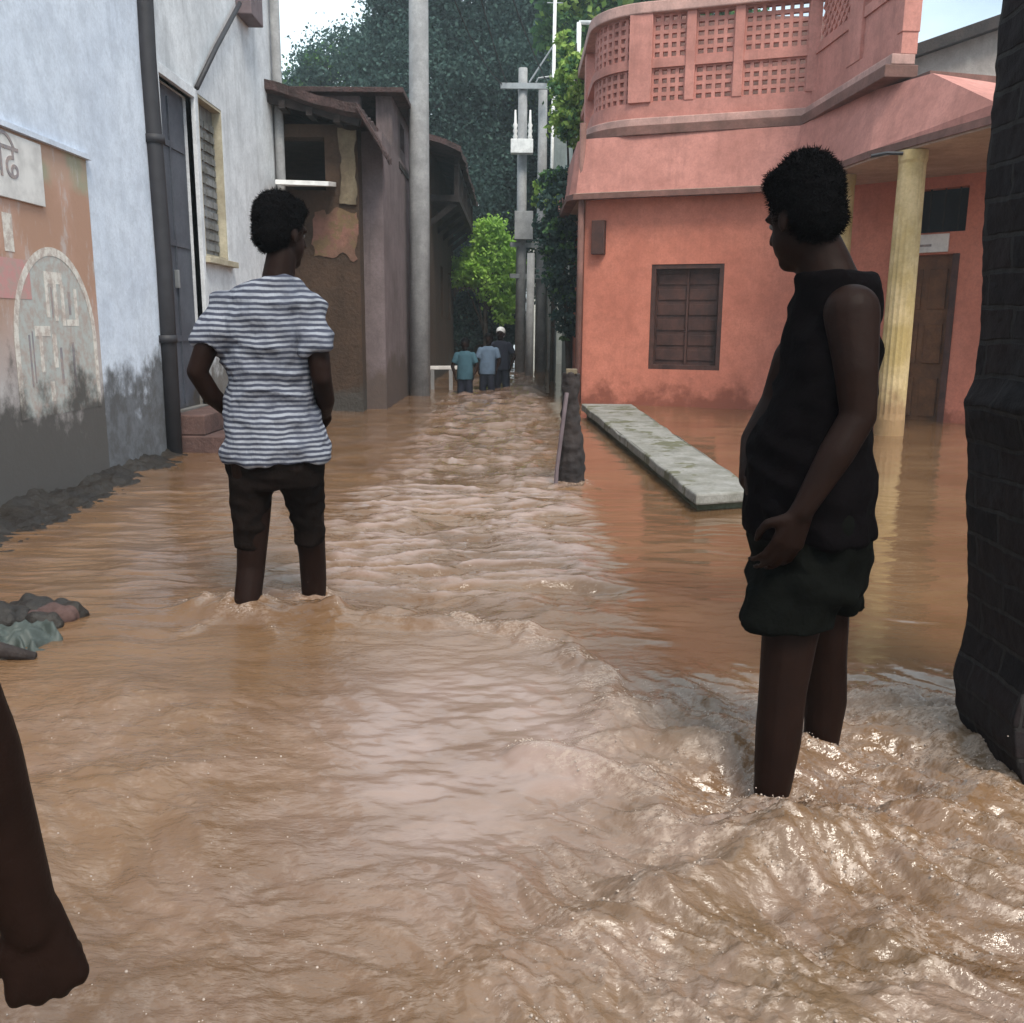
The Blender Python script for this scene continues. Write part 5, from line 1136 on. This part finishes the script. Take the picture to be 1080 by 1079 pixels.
hand(mb, (-0.460, 0.79, 0.487), (0.10, 0.02, -0.99), (-0.45, 0.88, 0), 1.0, 1.5, -1, 0.02)
chain(mb, [(-1.01, 0.52, 1.10), (-1.08, 0.50, 0.84)], [0.055, 0.044]); chain(mb, [(-1.08, 0.50, 0.84), (-1.07, 0.60, 0.60)], [0.043, 0.028]); hand(mb, (-1.07, 0.60, 0.60), (0, 0.2, -1), (1, 0, 0), 0.92, 0.4, -1)
organic(mb, 'body', 'skinarm', t, 0.0045, 4)
mb = MB(); hair(mb, (-0.86, 0.55, 1.36), 0, 0, 1.05); organic(mb, 'hair', 'hair', t, 0.007, 1, 0.012, 40)
mb = MB(); shirt_solid(mb, [(-0.86, 0.52, 0.56, 0.185, 0.125, 0), (-0.86, 0.52, 0.8, 0.16, 0.115, 0), (-0.86, 0.52, 1.05, 0.178, 0.12, 0), (-0.86, 0.52, 1.13, 0.17, 0.10, 0), (-0.86, 0.52, 1.18, 0.085, 0.075, 0)], [((-0.72, 0.54, 1.09), (-0.66, 0.63, 0.99), 0.066, 0.064), ((-1.0, 0.52, 1.09), (-1.06, 0.51, 0.95), 0.066, 0.064)], 0.03, 9)
organic(mb, 'shirt', 'shirtblack', t, 0.010, 3)
mb = MB(); chain(mb, [(-0.93, 0.52, 0.56), (-0.95, 0.52, 0.40)], [0.10, 0.085]); chain(mb, [(-0.79, 0.52, 0.56), (-0.77, 0.52, 0.40)], [0.10, 0.085]); loft(mb, [(-0.86, 0.52, 0.46, 0.15, 0.115, 0), (-0.86, 0.52, 0.56, 0.178, 0.122, 0), (-0.86, 0.52, 0.66, 0.165, 0.115, 0)]); organic(mb, 'shorts', 'shorts', t, 0.010, 3)

# --- three children wading far down the street
def child(x, y, k, shirt, label, cap=None, lean=0.0, arm=0.0):
    t = thing('person', label, 'person', (x, y, -0.35), 'children wading at the far end of the street')
    z0 = -0.35; Z = lambda h: z0+h*k
    mb = MB(); T, M = head(mb, (x+lean*k, y, Z(1.56)), R(170), 0, k*1.15)
    chain(mb, [(x+lean*k*0.8, y, Z(1.34)), (x+lean*k, y, Z(1.48))], [0.06*k, 0.055*k])
    loft(mb, [(x, y, Z(0.80), 0.14*k, 0.09*k, 0), (x, y, Z(0.95), 0.15*k, 0.10*k, 0), (x+lean*k*.4, y, Z(1.15), 0.14*k, 0.09*k, 0), (x+lean*k*.8, y, Z(1.34), 0.16*k, 0.08*k, 0), (x+lean*k*.8, y, Z(1.41), 0.08*k, 0.06*k, 0)], 20)
    for s in (-1, 1):
        chain(mb, [(x+s*0.08*k, y, Z(0.85)), (x+s*0.10*k, y-0.03*s*k, Z(0.45)), (x+s*0.10*k, y, Z(0.08))], [0.085*k, 0.06*k, 0.04*k])
        sh = Vector((x+s*0.18*k+lean*k*.8, y, Z(1.34))); el = Vector((x+s*(0.25+arm)*k+lean*k*.6, y-0.05*k, Z(1.08))); wr = Vector((x+s*(0.20+arm*0.3)*k+lean*k*.5, y-0.22*k, Z(0.92)))
        chain(mb, [sh, el, wr], [0.05*k, 0.042*k, 0.03*k]); hand(mb, wr, (0, -0.4, -0.8), (-s, 0, 0), k, 0.4, s)
        foot(mb, (x+s*0.10*k, y, Z(0.1)), (0, -1, 0), k)
    organic(mb, 'body', 'skin', t, 0.011, 2)
    mb = MB(); hair(mb, (x+lean*k, y, Z(1.56)), R(170), 0, k*1.18); organic(mb, 'hair' if not cap else 'cap', 'hair' if not cap else cap, t, 0.011, 2)
    mb = MB(); shirt_solid(mb, [(x, y, Z(0.80), 0.19*k, 0.13*k, 0), (x, y, Z(0.95), 0.18*k, 0.125*k, 0), (x+lean*k*.4, y, Z(1.15), 0.165*k, 0.115*k, 0), (x+lean*k*.8, y, Z(1.34), 0.18*k, 0.10*k, 0), (x+lean*k*.8, y, Z(1.42), 0.09*k, 0.075*k, 0)],
        [((x+s*0.17*k+lean*k*.8, y, Z(1.33)), (x+s*(0.23+arm*.6)*k+lean*k*.6, y-0.02*k, Z(1.15)), 0.068*k, 0.066*k) for s in (-1, 1)], 0.03, 2, 24)
    organic(mb, 'shirt', shirt, t, 0.012, 2)
    mb = MB()
    for s in (-1, 1): chain(mb, [(x+s*0.07*k, y, Z(0.84)), (x+s*0.10*k, y-0.03*s*k, Z(0.45))], [0.10*k, 0.078*k])
    organic(mb, 'trousers', 'navy', t, 0.012, 2)
child(-0.76, 14.6, 0.72, 'teal', 'leftmost wading child in a teal shirt and dark trousers', None, 0.0, 0.02)
child(-0.44, 15.6, 0.76, 'blue', 'middle wading child in a pale grey-blue shirt', None, 0.03, 0.0)
child(-0.20, 16.1, 0.82, 'navy', 'rightmost wading child in dark clothes with a white cap', 'white', -0.03, 0.03)
